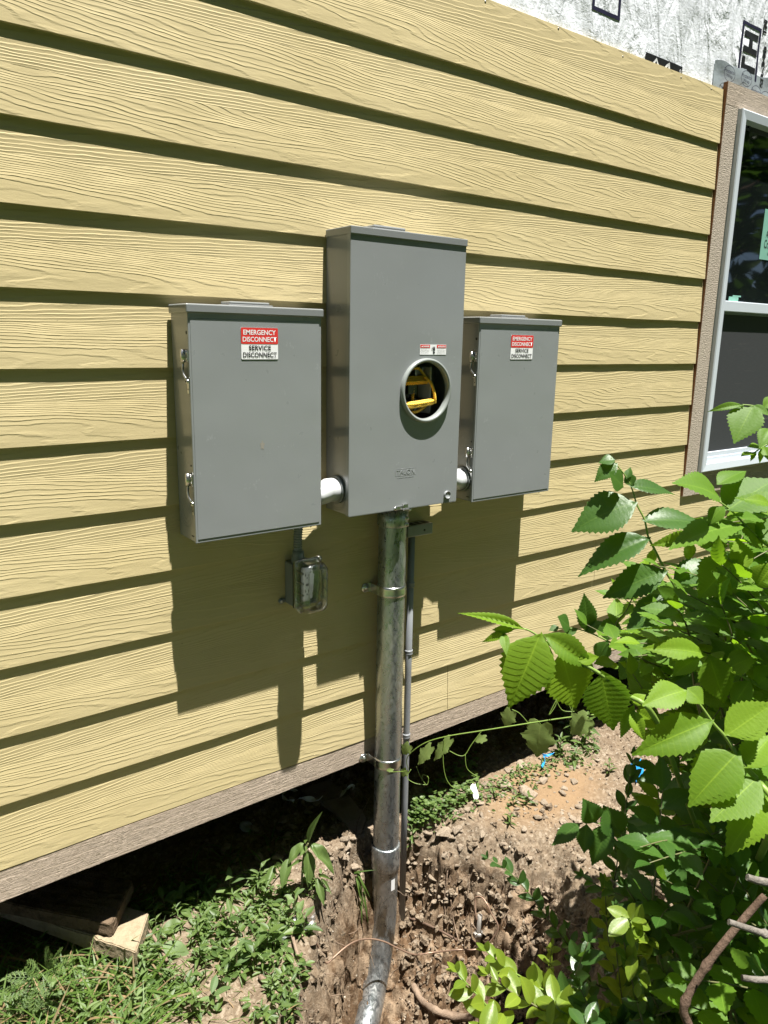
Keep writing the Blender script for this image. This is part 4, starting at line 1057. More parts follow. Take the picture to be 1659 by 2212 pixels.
# bits of rubbish
d_ = PG(*c5(1065, 290)); o = MB().lathe((d_[0], d_[1], d_[2]+.012), (.15, -.35, 1), [(.004, .001), (.005, .002), (.024, .001), (.026, -.002), (.001, -.003)], 28).build('washer_disc', 'pvcg')
tag(o, 'round grey plastic disc with a centre hole lying in the shade', 'disc')
def ribbon(name, pts, conv, w, mat, label, cat, lift=.012, tw=.35, grp=None):
    P_ = spline([PG(*conv(*p))+np.array([0, 0, lift]) for p in pts], 6); vs = []
    for i, p in enumerate(P_):
        t = np.array(P_[min(i+1, len(P_)-1)])-np.array(P_[max(i-1, 0)]); t /= np.linalg.norm(t); s_ = np.cross(t, (0, 0, 1)); s_ /= np.linalg.norm(s_)
        a = i*tw; u = s_*math.cos(a)+np.array((0, 0, 1))*math.sin(a); nn = np.cross(t, u)*.0006
        vs += [p-u*w/2-nn, p+u*w/2-nn, p+u*w/2+nn, p-u*w/2+nn]
    n = len(P_)
    return tag(MB().add(vs, [(i*4+k, i*4+(k+1) % 4, i*4+4+(k+1) % 4, i*4+4+k) for i in range(n-1) for k in range(4)]).build(name, mat), label, cat, grp)
ribbon('ribbon', [(560, 485), (690, 495), (810, 510), (930, 455), (1060, 440), (1160, 365), (1250, 340)], c4, .022, 'ivory', 'twisted dull white strip across the slabs in the shade', 'strip')
ribbon('ribbon', [(530, 395), (430, 370), (350, 430), (390, 500), (500, 525)], c4, .014, 'ivory', 'curled dull white strip just under the skirt board edge', 'strip')
for nm, pts, lb in (('blue_strap', [(1140, 400), (1175, 415), (1215, 400)], 'bright blue plastic strap on the dirt beyond the vine leaf'),):
    r = ribbon(nm, pts, c6, .010, 'blue', lb, 'strap', lift=.03)
    r2 = ribbon(nm, [(1160, 410), (1165, 435), (1150, 470)], c6, .009, 'blue', None, None, lift=.024)
    r2.parent = r; r2.name = 'loose_end'
def scrap(name, ctr, conv, sx, sz, mat, label, cat, lift=.01, tilt=.5, seed=1):
    p = PG(*conv(*ctr)); b = MB(); n = 8; r_ = random.Random(seed); vs = []
    for i in range(n+1):
        for j in range(n+1):
            u, v = i/n-.5, j/n-.5; ed = 1-.25*r_.random() if i in (0, n) or j in (0, n) else 1
            vs.append((p[0]+u*sx*ed+v*.2*sx, p[1]+v*sz*math.cos(tilt)*ed, p[2]+lift+(v+.5)*sz*math.sin(tilt)+.10*sx*math.sin(u*7+v*5)+.03*sx*r_.random()))
    b.add(vs, [(i*(n+1)+j, i*(n+1)+j+1, (i+1)*(n+1)+j+1, (i+1)*(n+1)+j) for i in range(n) for j in range(n)], True)
    o = b.build(name, mat); so2 = o.modifiers.new('thick', 'SOLIDIFY'); so2.thickness = .0008; return tag(o, label, cat)
scrap('blue_scrap', (900, 405), c8, .075, .085, 'blue', 'folded blue plastic scrap half hidden behind the shrub leaves', 'scrap', tilt=1.0)
scrap('white_scrap', (785, 620), c6, .030, .060, 'ivory', 'crumpled white scrap among clover right of the riser pipe', 'scrap', tilt=.9, seed=4)
scrap('plastic_film', (1290, 735), c5, .13, .05, 'clear_bag', 'crumpled clear plastic film on the weedy mound', 'film', tilt=.2, seed=6)

# sticks and roots
def stick(name, pts, conv, r0, r1, mat, label, cat='root', lift=.006, seed=1, grp=None, D=None):
    r_ = random.Random(seed)
    if D is None: P_ = [PG(*conv(*p))+np.array([0, 0, lift]) for p in pts]
    else: P_ = [PD(*conv(*p), D+ (0 if len(p) < 3 else 0)) for p in pts]
    P_ = spline(P_, 6); n = len(P_)
    rs = [(r0+(r1-r0)*i/(n-1))*(1+.22*(r_.random()-.5)) for i in range(n)]
    return tag(MB().tube(P_, rs, 9).build(name, mat), label, cat, grp)
stick('dead_root', [(450, 1655), (500, 1740), (575, 1795), (690, 1830), (820, 1845), (950, 1900)], c6, .011, .015, 'root', 'thick pale dead root at the front edge of the pit, lowest in view', lift=.02)
stick('root', [(1245, 650), (1262, 760), (1290, 860), (1322, 960)], c5, .0055, .0045, 'root', 'long bare brown root hanging down the mound left of the riser pipe', lift=.012)
stick('root', [(1125, 945), (1160, 985), (1210, 1040)], c5, .008, .006, 'root', 'short thick root poking from weeds at the front of the mound', lift=.014)
stick('stick', [(645, 750), (690, 820), (725, 890)], c5, .0048, .0048, 'root', 'straight brown stick beside the broad leaf near the lumber', 'stick', lift=.02)
stick('stick', [(430, 1278), (515, 1310), (610, 1355), (690, 1400)], c6, .0045, .004, 'bark', 'straight dark stick lying across the pit wall', 'stick', lift=.012)
stick('root', [(648, 940), (635, 1060), (622, 1180), (628, 1300)], c6, .003, .0022, 'root', 'thin upright root on the pit wall behind the ground rod', lift=.02)
stick('root', [(655, 1190), (668, 1290), (700, 1420)], c6, .0028, .002, 'root', 'thin slanting root below the thin upright root', lift=.02)
stick('root', [(1000, 1308), (1080, 1318), (1185, 1325)], c6, .0035, .003, 'root', 'pale horizontal root on the pit wall right of the ground rod', lift=.015)
stick('root', [(1180, 1230), (1260, 1290), (1340, 1330)], c6, .003, .0025, 'root', 'short pale root to the right of the horizontal one', lift=.015)
stick('twig', [(800, 1030), (770, 1100), (790, 1180)], lambda x, y: (x, y+700), .002, .0015, 'root', 'thin bent twig at the pit edge left of the riser pipe', 'twig', lift=.02)
b = MB(); r_ = random.Random(5)
for k in range(120):
    px, py = r_.uniform(640, 1230), r_.uniform(1880, 2190)
    p = PG(px, py)
    if pitS(np.array([p[0]]), np.array([p[1]]))[0] < .12: continue
    pts = [p]; d = np.array([r_.uniform(-1, 1), r_.uniform(-.8, .2), r_.uniform(-.9, -.1)])
    for q in range(5):
        d = d+np.array([r_.uniform(-.6, .6), r_.uniform(-.5, .5), r_.uniform(-.5, .3)]); d /= np.linalg.norm(d); nx_p = pts[-1]+d*.016
        nx_p[2] = max(nx_p[2], gz(nx_p[0], nx_p[1])+.004); pts.append(nx_p)
    b.tube(pts, [.0013, .0012, .001, .0009, .0008, .0006], 4)
tag(b.build('fine_roots', 'root'), kind='stuff')

# ------------------------------------------------------------------ leaves
def tpl_elm(rows=26, droop=.12, fold=.16, serr=.075, asym=.03, twist=0.0, n_half=(0, .32, .62, .86, 1.0)):
    vs, uv = [], []; cols = [-c for c in reversed(n_half[1:])]+list(n_half)
    for i in range(rows+1):
        t = i/rows
        w = .57*(math.sin(PI*min(1, t)**.74)**.88)*(1-.55*t**1.9)
        for s in cols:
            a = abs(s); ww = w*(1+(serr*(1 if i % 2 else -.6) if a == 1 else 0))
            v = t+a*.13*(1-t)*(t**.3)-(.06*a*(1-t)**6)+(asym*a*(1-t)**4 if s > 0 else 0)
            if a == 1 and i % 2: v += .018
            z = fold*a*w*(1-.4*a)+.017*math.cos(PI*i)*math.sin(PI*min(1, a*.95))-droop*v*v+twist*s*w*v
            vs.append((s*ww, v, z)); uv.append(((s+1)/2, t))
    nc = len(cols)
    f = [(i*nc+k, i*nc+k+1, (i+1)*nc+k+1, (i+1)*nc+k) for i in range(rows) for k in range(nc-1)]
    return np.array(vs), np.array(f), np.array(uv)
def tpl_oval(rows=8, droop=.1, fold=.12, p=.9, wp=.75, cols=(-1, -.5, 0, .5, 1), serr=0.0, wave=0.0):
    vs, uv = [], []
    for i in range(rows+1):
        t = i/rows; w = .5*max(0, math.sin(PI*t**p))**wp
        for s in cols:
            vs.append((s*w*(1+(serr*(1 if i % 2 else -1) if abs(s) == 1 else 0)), t, fold*abs(s)*w-droop*t*t+wave*math.sin(t*9+s*2)*w)); uv.append(((s+1)/2, t))
    nc = len(cols); f = [(i*nc+k, i*nc+k+1, (i+1)*nc+k+1, (i+1)*nc+k) for i in range(rows) for k in range(nc-1)]
    return np.array(vs), np.array(f), np.array(uv)
def tpl_blade(rows=6, bend=.5):
    vs, uv = [], []
    for i in range(rows+1):
        t = i/rows; w = .5*(1-t**2.2)
        for s in (-1, 0, 1): vs.append((s*w, t, .0*abs(s)-bend*t*t)); uv.append(((s+1)/2, t))
    f = [(i*3+k, i*3+k+1, (i+1)*3+k+1, (i+1)*3+k) for i in range(rows) for k in range(2)]
    return np.array(vs), np.array(f), np.array(uv)
def tpl_lobed(n=7, droop=.15):
    # grape-like leaf: toothed five-lobed outline as rows
    vs, uv = [], []; rows = 20; cols = (-1, -.6, 0, .6, 1)
    for i in range(rows+1):
        t = i/rows; w = .5*(1.05*math.sin(PI*t**.62)**.7)*(1+.16*math.sin(t*PI*6+.8))*(1-.35*t**4)
        if i == 0: w = .22
        for s in cols:
            a = abs(s); v = t-(.16*a if t < .12 else 0); vs.append((s*w*(1+(.09*(1 if i % 2 else -.5) if a == 1 else 0)), v, .10*a*w-droop*t*t+.03*math.sin(s*4+t*9))); uv.append(((s+1)/2, t))
    nc = 5; f = [(i*nc+k, i*nc+k+1, (i+1)*nc+k+1, (i+1)*nc+k) for i in range(rows) for k in range(nc-1)]
    return np.array(vs), np.array(f), np.array(uv)
ELM = [tpl_elm(droop=.20, twist=.22), tpl_elm(droop=.34, fold=.30, twist=-.15), tpl_elm(droop=.05, fold=.10, asym=.05, twist=-.1), tpl_elm(droop=.30, fold=.14, twist=.18)]
ELMF = [tpl_elm(rows=16, n_half=(0, .55, 1.0)), tpl_elm(rows=16, n_half=(0, .55, 1.0), droop=.25, fold=.22), tpl_elm(rows=16, n_half=(0, .55, 1.0), droop=.1, twist=.15)]
OV = [tpl_oval(), tpl_oval(droop=.2, fold=.2), tpl_oval(droop=.02, fold=.16), tpl_oval(p=1.1, wp=.8)]
LAN = [tpl_oval(rows=10, p=.8, wp=.9, droop=.3, fold=.2, serr=.05), tpl_oval(rows=10, p=.75, wp=1.0, droop=.1, fold=.25), tpl_oval(rows=10, p=.85, wp=.9, droop=.55, fold=.15, wave=.15)]
BL = [tpl_blade(bend=.1), tpl_blade(bend=.4), tpl_blade(bend=.8)]
LOB = [tpl_lobed(), tpl_lobed(droop=.3)]
class LB:
    def __init__(s): s.v = []; s.f = []; s.uv = []; s.n = 0
    def put(s, tpl, base, tip, normal, wr):
        base = np.array(base, float); tip = np.array(tip, float); e = tip-base; L = np.linalg.norm(e)
        if L < 1e-5: return
        e /= L; n = np.array(normal, float); n = n-e*n.dot(e); n /= max(1e-6, np.linalg.norm(n)); u = np.cross(e, n)
        # the template ends below its base line by droop: tilt so that the tip lands where asked
        v, f, uv = tpl
        s.v.append(base+L*(v[:, 1:2]*e+v[:, 0:1]*wr*u+v[:, 2:3]*n)); s.f.append(f+s.n); s.uv.append(uv); s.n += len(v)
    def build(s, name, mat, parent=None, off=None):
        if not s.v: return None
        return np_obj(name, np.concatenate(s.v), np.concatenate(s.f), mat, parent, True, np.concatenate(s.uv), off=off)
def rvec(r, k=1.0): return np.array([r.gauss(0, k), r.gauss(0, k), r.gauss(0, k)])
def tocam(p): d = CAM-np.array(p); return d/np.linalg.norm(d)
UPV = np.array([0, 0, 1.0])

# ------------------------------------------------------------------ elm shrub: hero shoots in the photograph's arrangement
elm_base = np.array([1.30, -1.02, -1.90])
elm = empty('elm_shrub', tuple(elm_base), 'large leafy elm shrub with toothed leaves leaning in from the right', 'shrub')
rH = random.Random(3)
def hero(conv, D, stem, leaves, mat, rr=(.0012, .0032), smat='stem', nose=.55, up=.75, dD=0.0):
    """stem: picture points tip -> base; leaves: (bx, by, tx, ty, width px in crop)"""
    n = len(stem); sp_ = [PD(*conv(*p), D+dD*i/max(1, n-1)) for i, p in enumerate(stem)]
    mid = (sp_[-1]+elm_base)/2+np.array([-.05, .0, .15]); pts = spline(sp_+[mid*.5+sp_[-1]*.5+np.array([0, 0, -.02]), elm_base+rvec(rH, .03)], 6)
    m_ = len(pts); rs = [rr[0]+(rr[1]*1.9-rr[0])*(i/(m_-1))**1.7 for i in range(m_)]
    br = MB().tube(pts, rs, 7).build('branch', smat, elm)
    lb = LB(); sc_ = abs(conv(1, 0)[0]-conv(0, 0)[0])
    for (bx, by, tx, ty, w) in leaves:
        # depth of the leaf base: nearest stem point
        k = min(range(n), key=lambda i: (stem[i][0]-bx)**2+(stem[i][1]-by)**2); Db = D+dD*k/max(1, n-1)
        B = PD(*conv(bx, by), Db-.002); T = PD(*conv(tx, ty), Db+rH.uniform(-.03, .015)); L = np.linalg.norm(T-B)
        Wm = w*sc_*Db/F; nrm = tocam(B)*nose+UPV*up*.55+rvec(rH, .10)
        e = (T-B)/L; nn = nrm-e*nrm.dot(e); nn /= np.linalg.norm(nn); fs_ = max(.45, abs(nn.dot(tocam(B))))
        tpl = ELM[rH.randrange(4)]
        lb.put(tpl, B, T, nrm, min(1.0, Wm/L/fs_*1.02))
        # petiole
    lb.build('foliage', mat, br); return br
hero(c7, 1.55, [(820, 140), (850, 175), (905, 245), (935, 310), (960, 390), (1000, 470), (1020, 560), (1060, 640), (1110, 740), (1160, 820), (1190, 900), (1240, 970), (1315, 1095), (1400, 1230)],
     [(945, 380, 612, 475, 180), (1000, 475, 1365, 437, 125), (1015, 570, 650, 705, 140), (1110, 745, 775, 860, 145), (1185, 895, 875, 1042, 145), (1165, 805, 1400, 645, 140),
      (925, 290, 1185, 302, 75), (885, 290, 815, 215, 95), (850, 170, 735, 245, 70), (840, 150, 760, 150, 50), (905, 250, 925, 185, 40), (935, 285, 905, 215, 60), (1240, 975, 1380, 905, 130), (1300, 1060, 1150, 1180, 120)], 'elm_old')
hero(c7, 1.22, [(1370, 355), (1450, 410), (1530, 490), (1600, 560), (1700, 640), (1850, 760)],
     [(1390, 345, 1215, 220, 105), (1395, 280, 1548, 178, 80), (1440, 420, 1700, 240, 200), (1525, 500, 1140, 515, 105), (1520, 500, 1660, 620, 120), (1420, 400, 1330, 480, 70), (1600, 560, 1780, 480, 150)], 'elm_mid', nose=.35, up=.9)
hero(c7, 1.28, [(1310, 560), (1400, 620), (1470, 700), (1540, 760), (1660, 900), (1750, 1050)],
     [(1310, 565, 1048, 582, 62), (1330, 590, 1452, 608, 52), (1485, 690, 1282, 868, 205), (1540, 740, 1490, 560, 110), (1560, 790, 1430, 970, 150), (1600, 830, 1680, 700, 130), (1650, 900, 1480, 1080, 150)], 'elm_young')
hero(c7, 1.16, [(240, 1065), (350, 1050), (440, 1095), (550, 1180), (640, 1225), (760, 1290), (900, 1400), (1050, 1520)],
     [(350, 1050, 25, 935, 55), (440, 1088, 285, 1472, 265), (470, 1090, 768, 1255, 120), (555, 1185, 655, 1502, 240), (770, 1290, 835, 1602, 215), (260, 1070, 140, 1115, 40), (250, 1075, 258, 1175, 38), (300, 1055, 190, 1050, 40), (640, 1220, 760, 1200, 60),
      (940, 1460, 868, 1640, 66), (930, 1490, 1003, 1642, 70), (960, 1490, 1110, 1592, 75), (935, 1450, 1000, 1400, 60)], 'elm_young', nose=.8, up=.45)
hero(c7, 1.02, [(1215, 1380), (1290, 1450), (1370, 1560), (1440, 1640), (1530, 1780), (1620, 1880), (1720, 2050)],
     [(1215, 1382, 1005, 1430, 100), (1230, 1372, 1320, 1450, 130), (1350, 1545, 955, 1702, 165), (1440, 1620, 1700, 1440, 190), (1495, 1715, 1235, 1985, 230), (1530, 1790, 1690, 1600, 150), (1600, 1850, 1350, 2080, 200), (1660, 1950, 1420, 2230, 170), (1700, 2010, 1900, 1880, 160)], 'elm_young', rr=(.0014, .004), nose=.7, up=.6)
hero(c7, 1.20, [(1270, 1190), (1340, 1195), (1440, 1260), (1600, 1350), (1720, 1460)],
     [(1320, 1188, 1045, 1115, 70), (1290, 1200, 1140, 1288, 85), (1345, 1200, 1435, 1465, 165), (1440, 1265, 1600, 1180, 120), (1560, 1330, 1460, 1480, 110), (1600, 1350, 1720, 1260, 130)], 'elm_young')
cG = lambda x, y: (x*.4212+1481.2, y*.4212+164.6)
hero(cG, 1.30, [(290, 1685), (350, 1692), (420, 1715), (500, 1760), (640, 1900)],
     [(290, 1688, 130, 1690, 24), (345, 1695, 250, 1855, 118), (350, 1690, 440, 1735, 40), (400, 1700, 480, 1640, 60), (300, 1690, 225, 1730, 14), (430, 1810, 395, 1880, 50)], 'elm_mid')
hero(cG, 1.34, [(345, 1935), (390, 1905), (440, 1880), (520, 1860), (640, 1960)],
     [(345, 1930, 285, 1945, 22), (360, 1925, 330, 1970, 20), (390, 1905, 330, 1880, 24), (395, 1905, 375, 1985, 26), (400, 1900, 425, 1960, 30), (430, 1885, 400, 1830, 40), (440, 1880, 470, 1940, 40)], 'elm_young')
# shoots lower down, their shade put into a darker leaf colour
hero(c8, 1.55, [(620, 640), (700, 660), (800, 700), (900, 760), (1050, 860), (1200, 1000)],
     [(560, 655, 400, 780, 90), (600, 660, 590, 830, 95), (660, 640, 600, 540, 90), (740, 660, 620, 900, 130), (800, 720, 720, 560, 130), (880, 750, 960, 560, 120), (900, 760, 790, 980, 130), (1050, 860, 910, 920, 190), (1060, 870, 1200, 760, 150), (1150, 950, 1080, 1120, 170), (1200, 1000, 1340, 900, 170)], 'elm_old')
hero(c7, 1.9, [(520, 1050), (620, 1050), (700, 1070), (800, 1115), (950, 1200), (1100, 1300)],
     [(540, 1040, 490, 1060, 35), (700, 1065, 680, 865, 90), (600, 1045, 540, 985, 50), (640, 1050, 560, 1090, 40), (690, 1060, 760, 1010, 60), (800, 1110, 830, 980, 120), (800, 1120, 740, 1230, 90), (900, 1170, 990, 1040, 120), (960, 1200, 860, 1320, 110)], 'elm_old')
# filler shoots: each its own branch with leaves
XM = [(1010, 1640), (1060, 1500), (1110, 1470), (1180, 1350), (1250, 1290), (1300, 1235), (1400, 1265), (1500, 1330), (1600, 1370), (1700, 1370), (1800, 1330), (1900, 1360), (2000, 1330), (2212, 1250), (2500, 1250)]
def xmin(y): return float(np.interp(y, [a for a, b in XM], [b for a, b in XM]))
rF = random.Random(21); nsh = 0; tries = 0; NSH = []
while nsh < 84 and tries < 9000:
    tries += 1
    py = rF.uniform(1030, 2350); x0 = xmin(py)
    px = rF.uniform(x0+70, 1830)
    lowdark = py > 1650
    D = rF.uniform(1.32, 2.15) if px < 1700 else rF.uniform(1.05, 2.0)
    if py > 1650 and D < 1.25: D = 1.4
    S_ = PD(px, py, D)
    if S_[2] < gz(S_[0], S_[1])+.12 or S_[1] > -.22: continue
    mb_ = MB(); lb = LB(); okk = False
    for sub in range(4):
        S2 = S_+(rvec(rF, .07) if sub else 0); d = np.array([-.55, .25, .35])+rvec(rF, .45); d /= np.linalg.norm(d); L = rF.uniform(.18, .34); T_ = S2+d*L
        q = T_-CAM; zz = q@FW; tx_ = W/2+F*(q@RT)/zz; ty_ = H/2-F*(q@UP)/zz
        if tx_ < xmin(ty_)+25 or ty_ < 1000 or T_[1] > -.12: continue
        if D < 1.25 and tx_ < 1500: continue
        okk = True; nl = max(4, int(L/.034)); pts = [S_-np.array([-.10, .02, .26]), S_-np.array([-.03, 0, .09]), S2]
        for i in range(1, 5): pts.append(S2+d*L*i/4+np.array([0, 0, -.05*(i/4)**2*L/.3]))
        pts = spline(pts, 4); m_ = len(pts); mb_.tube(pts, [.0030-.0021*i/(m_-1) for i in range(m_)], 5)
        side = np.cross(d, UPV); side /= np.linalg.norm(side)
        for i in range(nl):
            t = .12+.88*i/(nl-1); B = np.array(pts[8+int((m_-9)*t)])
            sgn = 1 if i % 2 else -1; dirn = side*sgn*.85+d*.55+np.array([0, 0, -.12])+rvec(rF, .16); dirn /= np.linalg.norm(dirn)
            ll = rF.uniform(.055, .105)*(1-.45*t**3)
            if i == nl-1: dirn = d+rvec(rF, .15); dirn /= np.linalg.norm(dirn)
            q = B+dirn*ll-CAM; zz = q@FW; u_ = W/2+F*(q@RT)/zz; v_ = H/2-F*(q@UP)/zz
            if u_ < xmin(v_)-12: continue
            lb.put(ELMF[rF.randrange(3)], B, B+dirn*ll, UPV*.8+tocam(B)*.35+rvec(rF, .28), rF.uniform(.46, .56))
    if not okk or not lb.v: continue
    brn = mb_.build('branch', 'stemb', elm); lb.build('foliage', rF.choice(['elm_mid', 'elm_mid', 'elm_young', 'elm_young']) if not lowdark else rF.choice(['elm_old', 'elm_mid']), brn); nsh += 1  # paler leaf colour brightens upper shoots, darker colour stands for shade below
for k in range(4):
    a = elm_base+np.array([rF.uniform(-.05, .05), rF.uniform(-.05, .05), -.05]); b_ = a+np.array([rF.uniform(-.25, .2), rF.uniform(-.1, .3), .9])
    MB().tube(spline([a, a*.6+b_*.4+rvec(rF, .03), b_], 8), [.011-.006*i/16 for i in range(17)], 8).build('main_stem', 'bark', elm)

# ------------------------------------------------------------------ privet shrub
pv_base = np.array([1.05, -1.05, -1.93])
pv = empty('privet_shrub', tuple(pv_base), 'low shrub with small smooth oval leaves along thin stems below the elm', 'shrub')
rP = random.Random(9)
def privet(pts, ll, mat, r=.0022, dens=.020, upb=.7, tipbright=False):
    pts = spline(pts, 7); ln = [0]
    for i in range(1, len(pts)): ln.append(ln[-1]+np.linalg.norm(np.array(pts[i])-pts[i-1]))
    m_ = len(pts); br = MB().tube(pts, [r*.45+(r-r*.45)*i/(m_-1) for i in range(m_)], 6).build('branch', 'stemb' if not tipbright else 'stem', pv); lb = LB()
    s = 0; k = 0
    while s < ln[-1]*.95:
        i = min(m_-2, int(np.searchsorted(ln, s))); B = np.array(pts[i]); ax = np.array(pts[max(0, i-1)])-np.array(pts[min(m_-1, i+1)]); ax /= np.linalg.norm(ax)
        ref = UPV if k % 2 else np.cross(ax, UPV); sd_ = np.cross(ax, ref); sd_ /= np.linalg.norm(sd_)
        g_ = min(1, .45+s/.09)
        for sg in (-1, 1):
            dr = sd_*sg*.8+ax*.7+UPV*.15+rvec(rP, .18); dr /= np.linalg.norm(dr); l_ = ll*g_*rP.uniform(.85, 1.15)
            lb.put(OV[rP.randrange(4)], B, B+dr*l_, UPV*upb+tocam(B)*.5+rvec(rP, .25), rP.uniform(.46, .56))
        s += dens*(.7+.5*g_); k += 1
    lb.put(OV[0], pts[0], np.array(pts[0])+(np.array(pts[0])-pts[2])/np.linalg.norm(np.array(pts[0])-pts[2])*ll*.5, UPV+tocam(pts[0]), .42)
    lb.build('foliage', mat, br)
def pvh(conv, P_, D, ll, mat, dD=0, **kw): privet([PD(*conv(*p), D+dD*i) for i, p in enumerate(P_)]+[pv_base+rvec(rP, .05)], ll, mat, **kw)
pvh(c8, [(30, 855), (130, 915), (200, 980), (290, 1085), (390, 1220), (520, 1390), (680, 1600)], 1.62, .034, 'privet')
pvh(c6, [(850, 1445), (950, 1530), (1110, 1625), (1220, 1700), (1330, 1800)], 1.30, .045, 'privet_young', tipbright=True)
pvh(c6, [(690, 1560), (760, 1640), (850, 1740), (930, 1860), (1000, 1980)], 1.22, .046, 'privet_young', tipbright=True)
pvh(c6, [(860, 1570), (960, 1650), (1080, 1720), (1200, 1800), (1300, 1900)], 1.26, .044, 'privet_young')
pvh(c8, [(875, 255), (840, 500), (800, 750), (770, 960), (720, 1200), (690, 1420)], 1.66, .040, 'privet')
pvh(c8, [(580, 960), (700, 1030), (850, 1085), (950, 1130), (1050, 1220)], 1.45, .038, 'privet')
pvh(c8, [(915, 1640), (905, 1560), (895, 1440), (880, 1340), (900, 1250)], 1.25, .040, 'privet_young', tipbright=True)
pvh(c8, [(560, 1600), (600, 1680), (640, 1760), (700, 1850)], 1.2, .042, 'privet')
pvh(c8, [(1190, 1300), (1180, 1420), (1200, 1530), (1240, 1640)], 1.4, .040, 'privet')
pvh(c8, [(1060, 1370), (1110, 1470), (1130, 1560), (1160, 1680)], 1.5, .040, 'privet')
nsh = 0
while nsh < 46:
    py = rP.uniform(1880, 2330); px = rP.uniform(float(np.interp(py, [1880, 1980, 2080, 2212], [1300, 1230, 1130, 1040])), 1750); D = rP.uniform(1.25, 1.8)
    T_ = PD(px, py, D)
    if T_[2] < gz(T_[0], T_[1])+.06: continue
    d = np.array([rP.uniform(-.2, .6), rP.uniform(-.4, .2), -rP.uniform(.3, 1.0)]); d /= np.linalg.norm(d); L = rP.uniform(.16, .30)
    privet([T_, T_+d*L*.5+rvec(rP, .01), T_+d*L, T_+d*L+(pv_base-T_-d*L)*.4], rP.uniform(.032, .046), rP.choice(['privet', 'privet', 'privet', 'privet_young']), dens=.024); nsh += 1

# dead branches at the lower right, close to the camera
def near_stick(name, pts, D, r0, r1, mat, label, dD=0):
    P_ = spline([PD(*c8(*p), D+dD*i) for i, p in enumerate(pts)], 6); n = len(P_); r_ = random.Random(len(label))
    o = MB().tube(P_, [(r0+(r1-r0)*i/(n-1))*(1+.12*(r_.random()-.5)+(.35 if i in (11, 17) else 0)) for i in range(n)], 12).build(name, mat); return tag(o, label, 'branch', 'cut branches at the lower right')
near_stick('branch', [(1640, 1070), (1440, 1300), (1280, 1510), (1170, 1715), (1205, 1850), (1230, 2050)], .98, .0044, .0060, 'bark', 'reddish brown leaning branch crossing the lower right corner')
near_stick('branch', [(1430, 1225), (1540, 1262), (1660, 1300), (1800, 1330)], .93, .0036, .0048, 'deadwood', 'grey cut stub crossing the leaning brown branch')
near_stick('branch', [(1538, 965), (1600, 985), (1700, 1000), (1850, 990)], .98, .0044, .0056, 'deadwood', 'grey cut stub above the leaning brown branch, topmost of the stubs')
near_stick('branch', [(1508, 1550), (1600, 1562), (1700, 1560), (1850, 1555)], .93, .0036, .0044, 'deadwood', 'grey cut stub right of the leaning branch, lowest of the stubs')

# ------------------------------------------------------------------ vine
vg = empty('grape_vine', tuple(PD(*c6(1500, 160), 2.1)), 'thin green grape vine with tendrils trailing across in front of the skirt board', 'vine')
Dv = lambda i, n: 2.44-.30*i/(n-1)
vp = [(340, 470), (420, 460), (415, 410), (440, 365), (520, 310), (640, 275), (840, 243), (1080, 205), (1320, 170), (1500, 160), (1750, 200)]
VP = [PD(*c6(*p), Dv(i, len(vp))) for i, p in enumerate(vp)]
sp2 = spline(VP, 7); MB().tube(sp2, [.0010+.0016*i/(len(sp2)-1) for i in range(len(sp2))], 7).build('vine_stem', 'stem', vg)
for (bx, by, tx, ty, w, D) in ((430, 325, 385, 378, 55, 2.4), (548, 335, 468, 432, 60, 2.38), (650, 295, 556, 412, 55, 2.36), (845, 285, 780, 300, 40, 2.33), (985, 140, 945, 228, 75, 2.3), (1145, 215, 1120, 400, 150, 2.26), (415, 460, 385, 495, 40, 2.42), (340, 462, 300, 455, 20, 2.43), (1290, 60, 1260, 20, 50, 2.2), (1400, 180, 1300, 260, 120, 2.15)):
    lb = LB(); B = PD(*c6(bx, by), D); T = PD(*c6(tx, ty), D+.01); L = np.linalg.norm(T-B)
    lb.put(LOB[random.randrange(2)], B, T, tocam(B)*.7+UPV*.5+rvec(rP, .15), min(1.1, w*.3968*D/F/L*1.05)); lb.build('leaf', 'vine', vg)
for P_, D in (([(830, 240), (770, 320), (735, 375), (700, 380), (650, 355)], 2.34), ([(625, 275), (615, 400), (630, 500), (665, 550), (695, 545), (690, 530)], 2.36), ([(735, 375), (745, 450), (800, 495)], 2.34),
              ([(470, 440), (490, 490), (525, 540), (535, 500), (505, 485), (500, 520)], 2.41), ([(440, 455), (420, 500), (460, 530), (520, 540)], 2.41), ([(1080, 205), (1030, 150), (990, 130)], 2.27), ([(1240, 60), (1190, 160), (1230, 100), (1215, 40), (1260, 130), (1330, 140)], 2.2), ([(1260, 0), (1290, 80), (1320, 140), (1300, 40)], 2.2), ([(1080, 205), (1120, 185), (1150, 215)], 2.27)):
    s3 = spline([PD(*c6(*p), D) for p in P_], 7); MB().tube(s3, [.0011]*len(s3), 5).build('tendril', 'stem', vg)

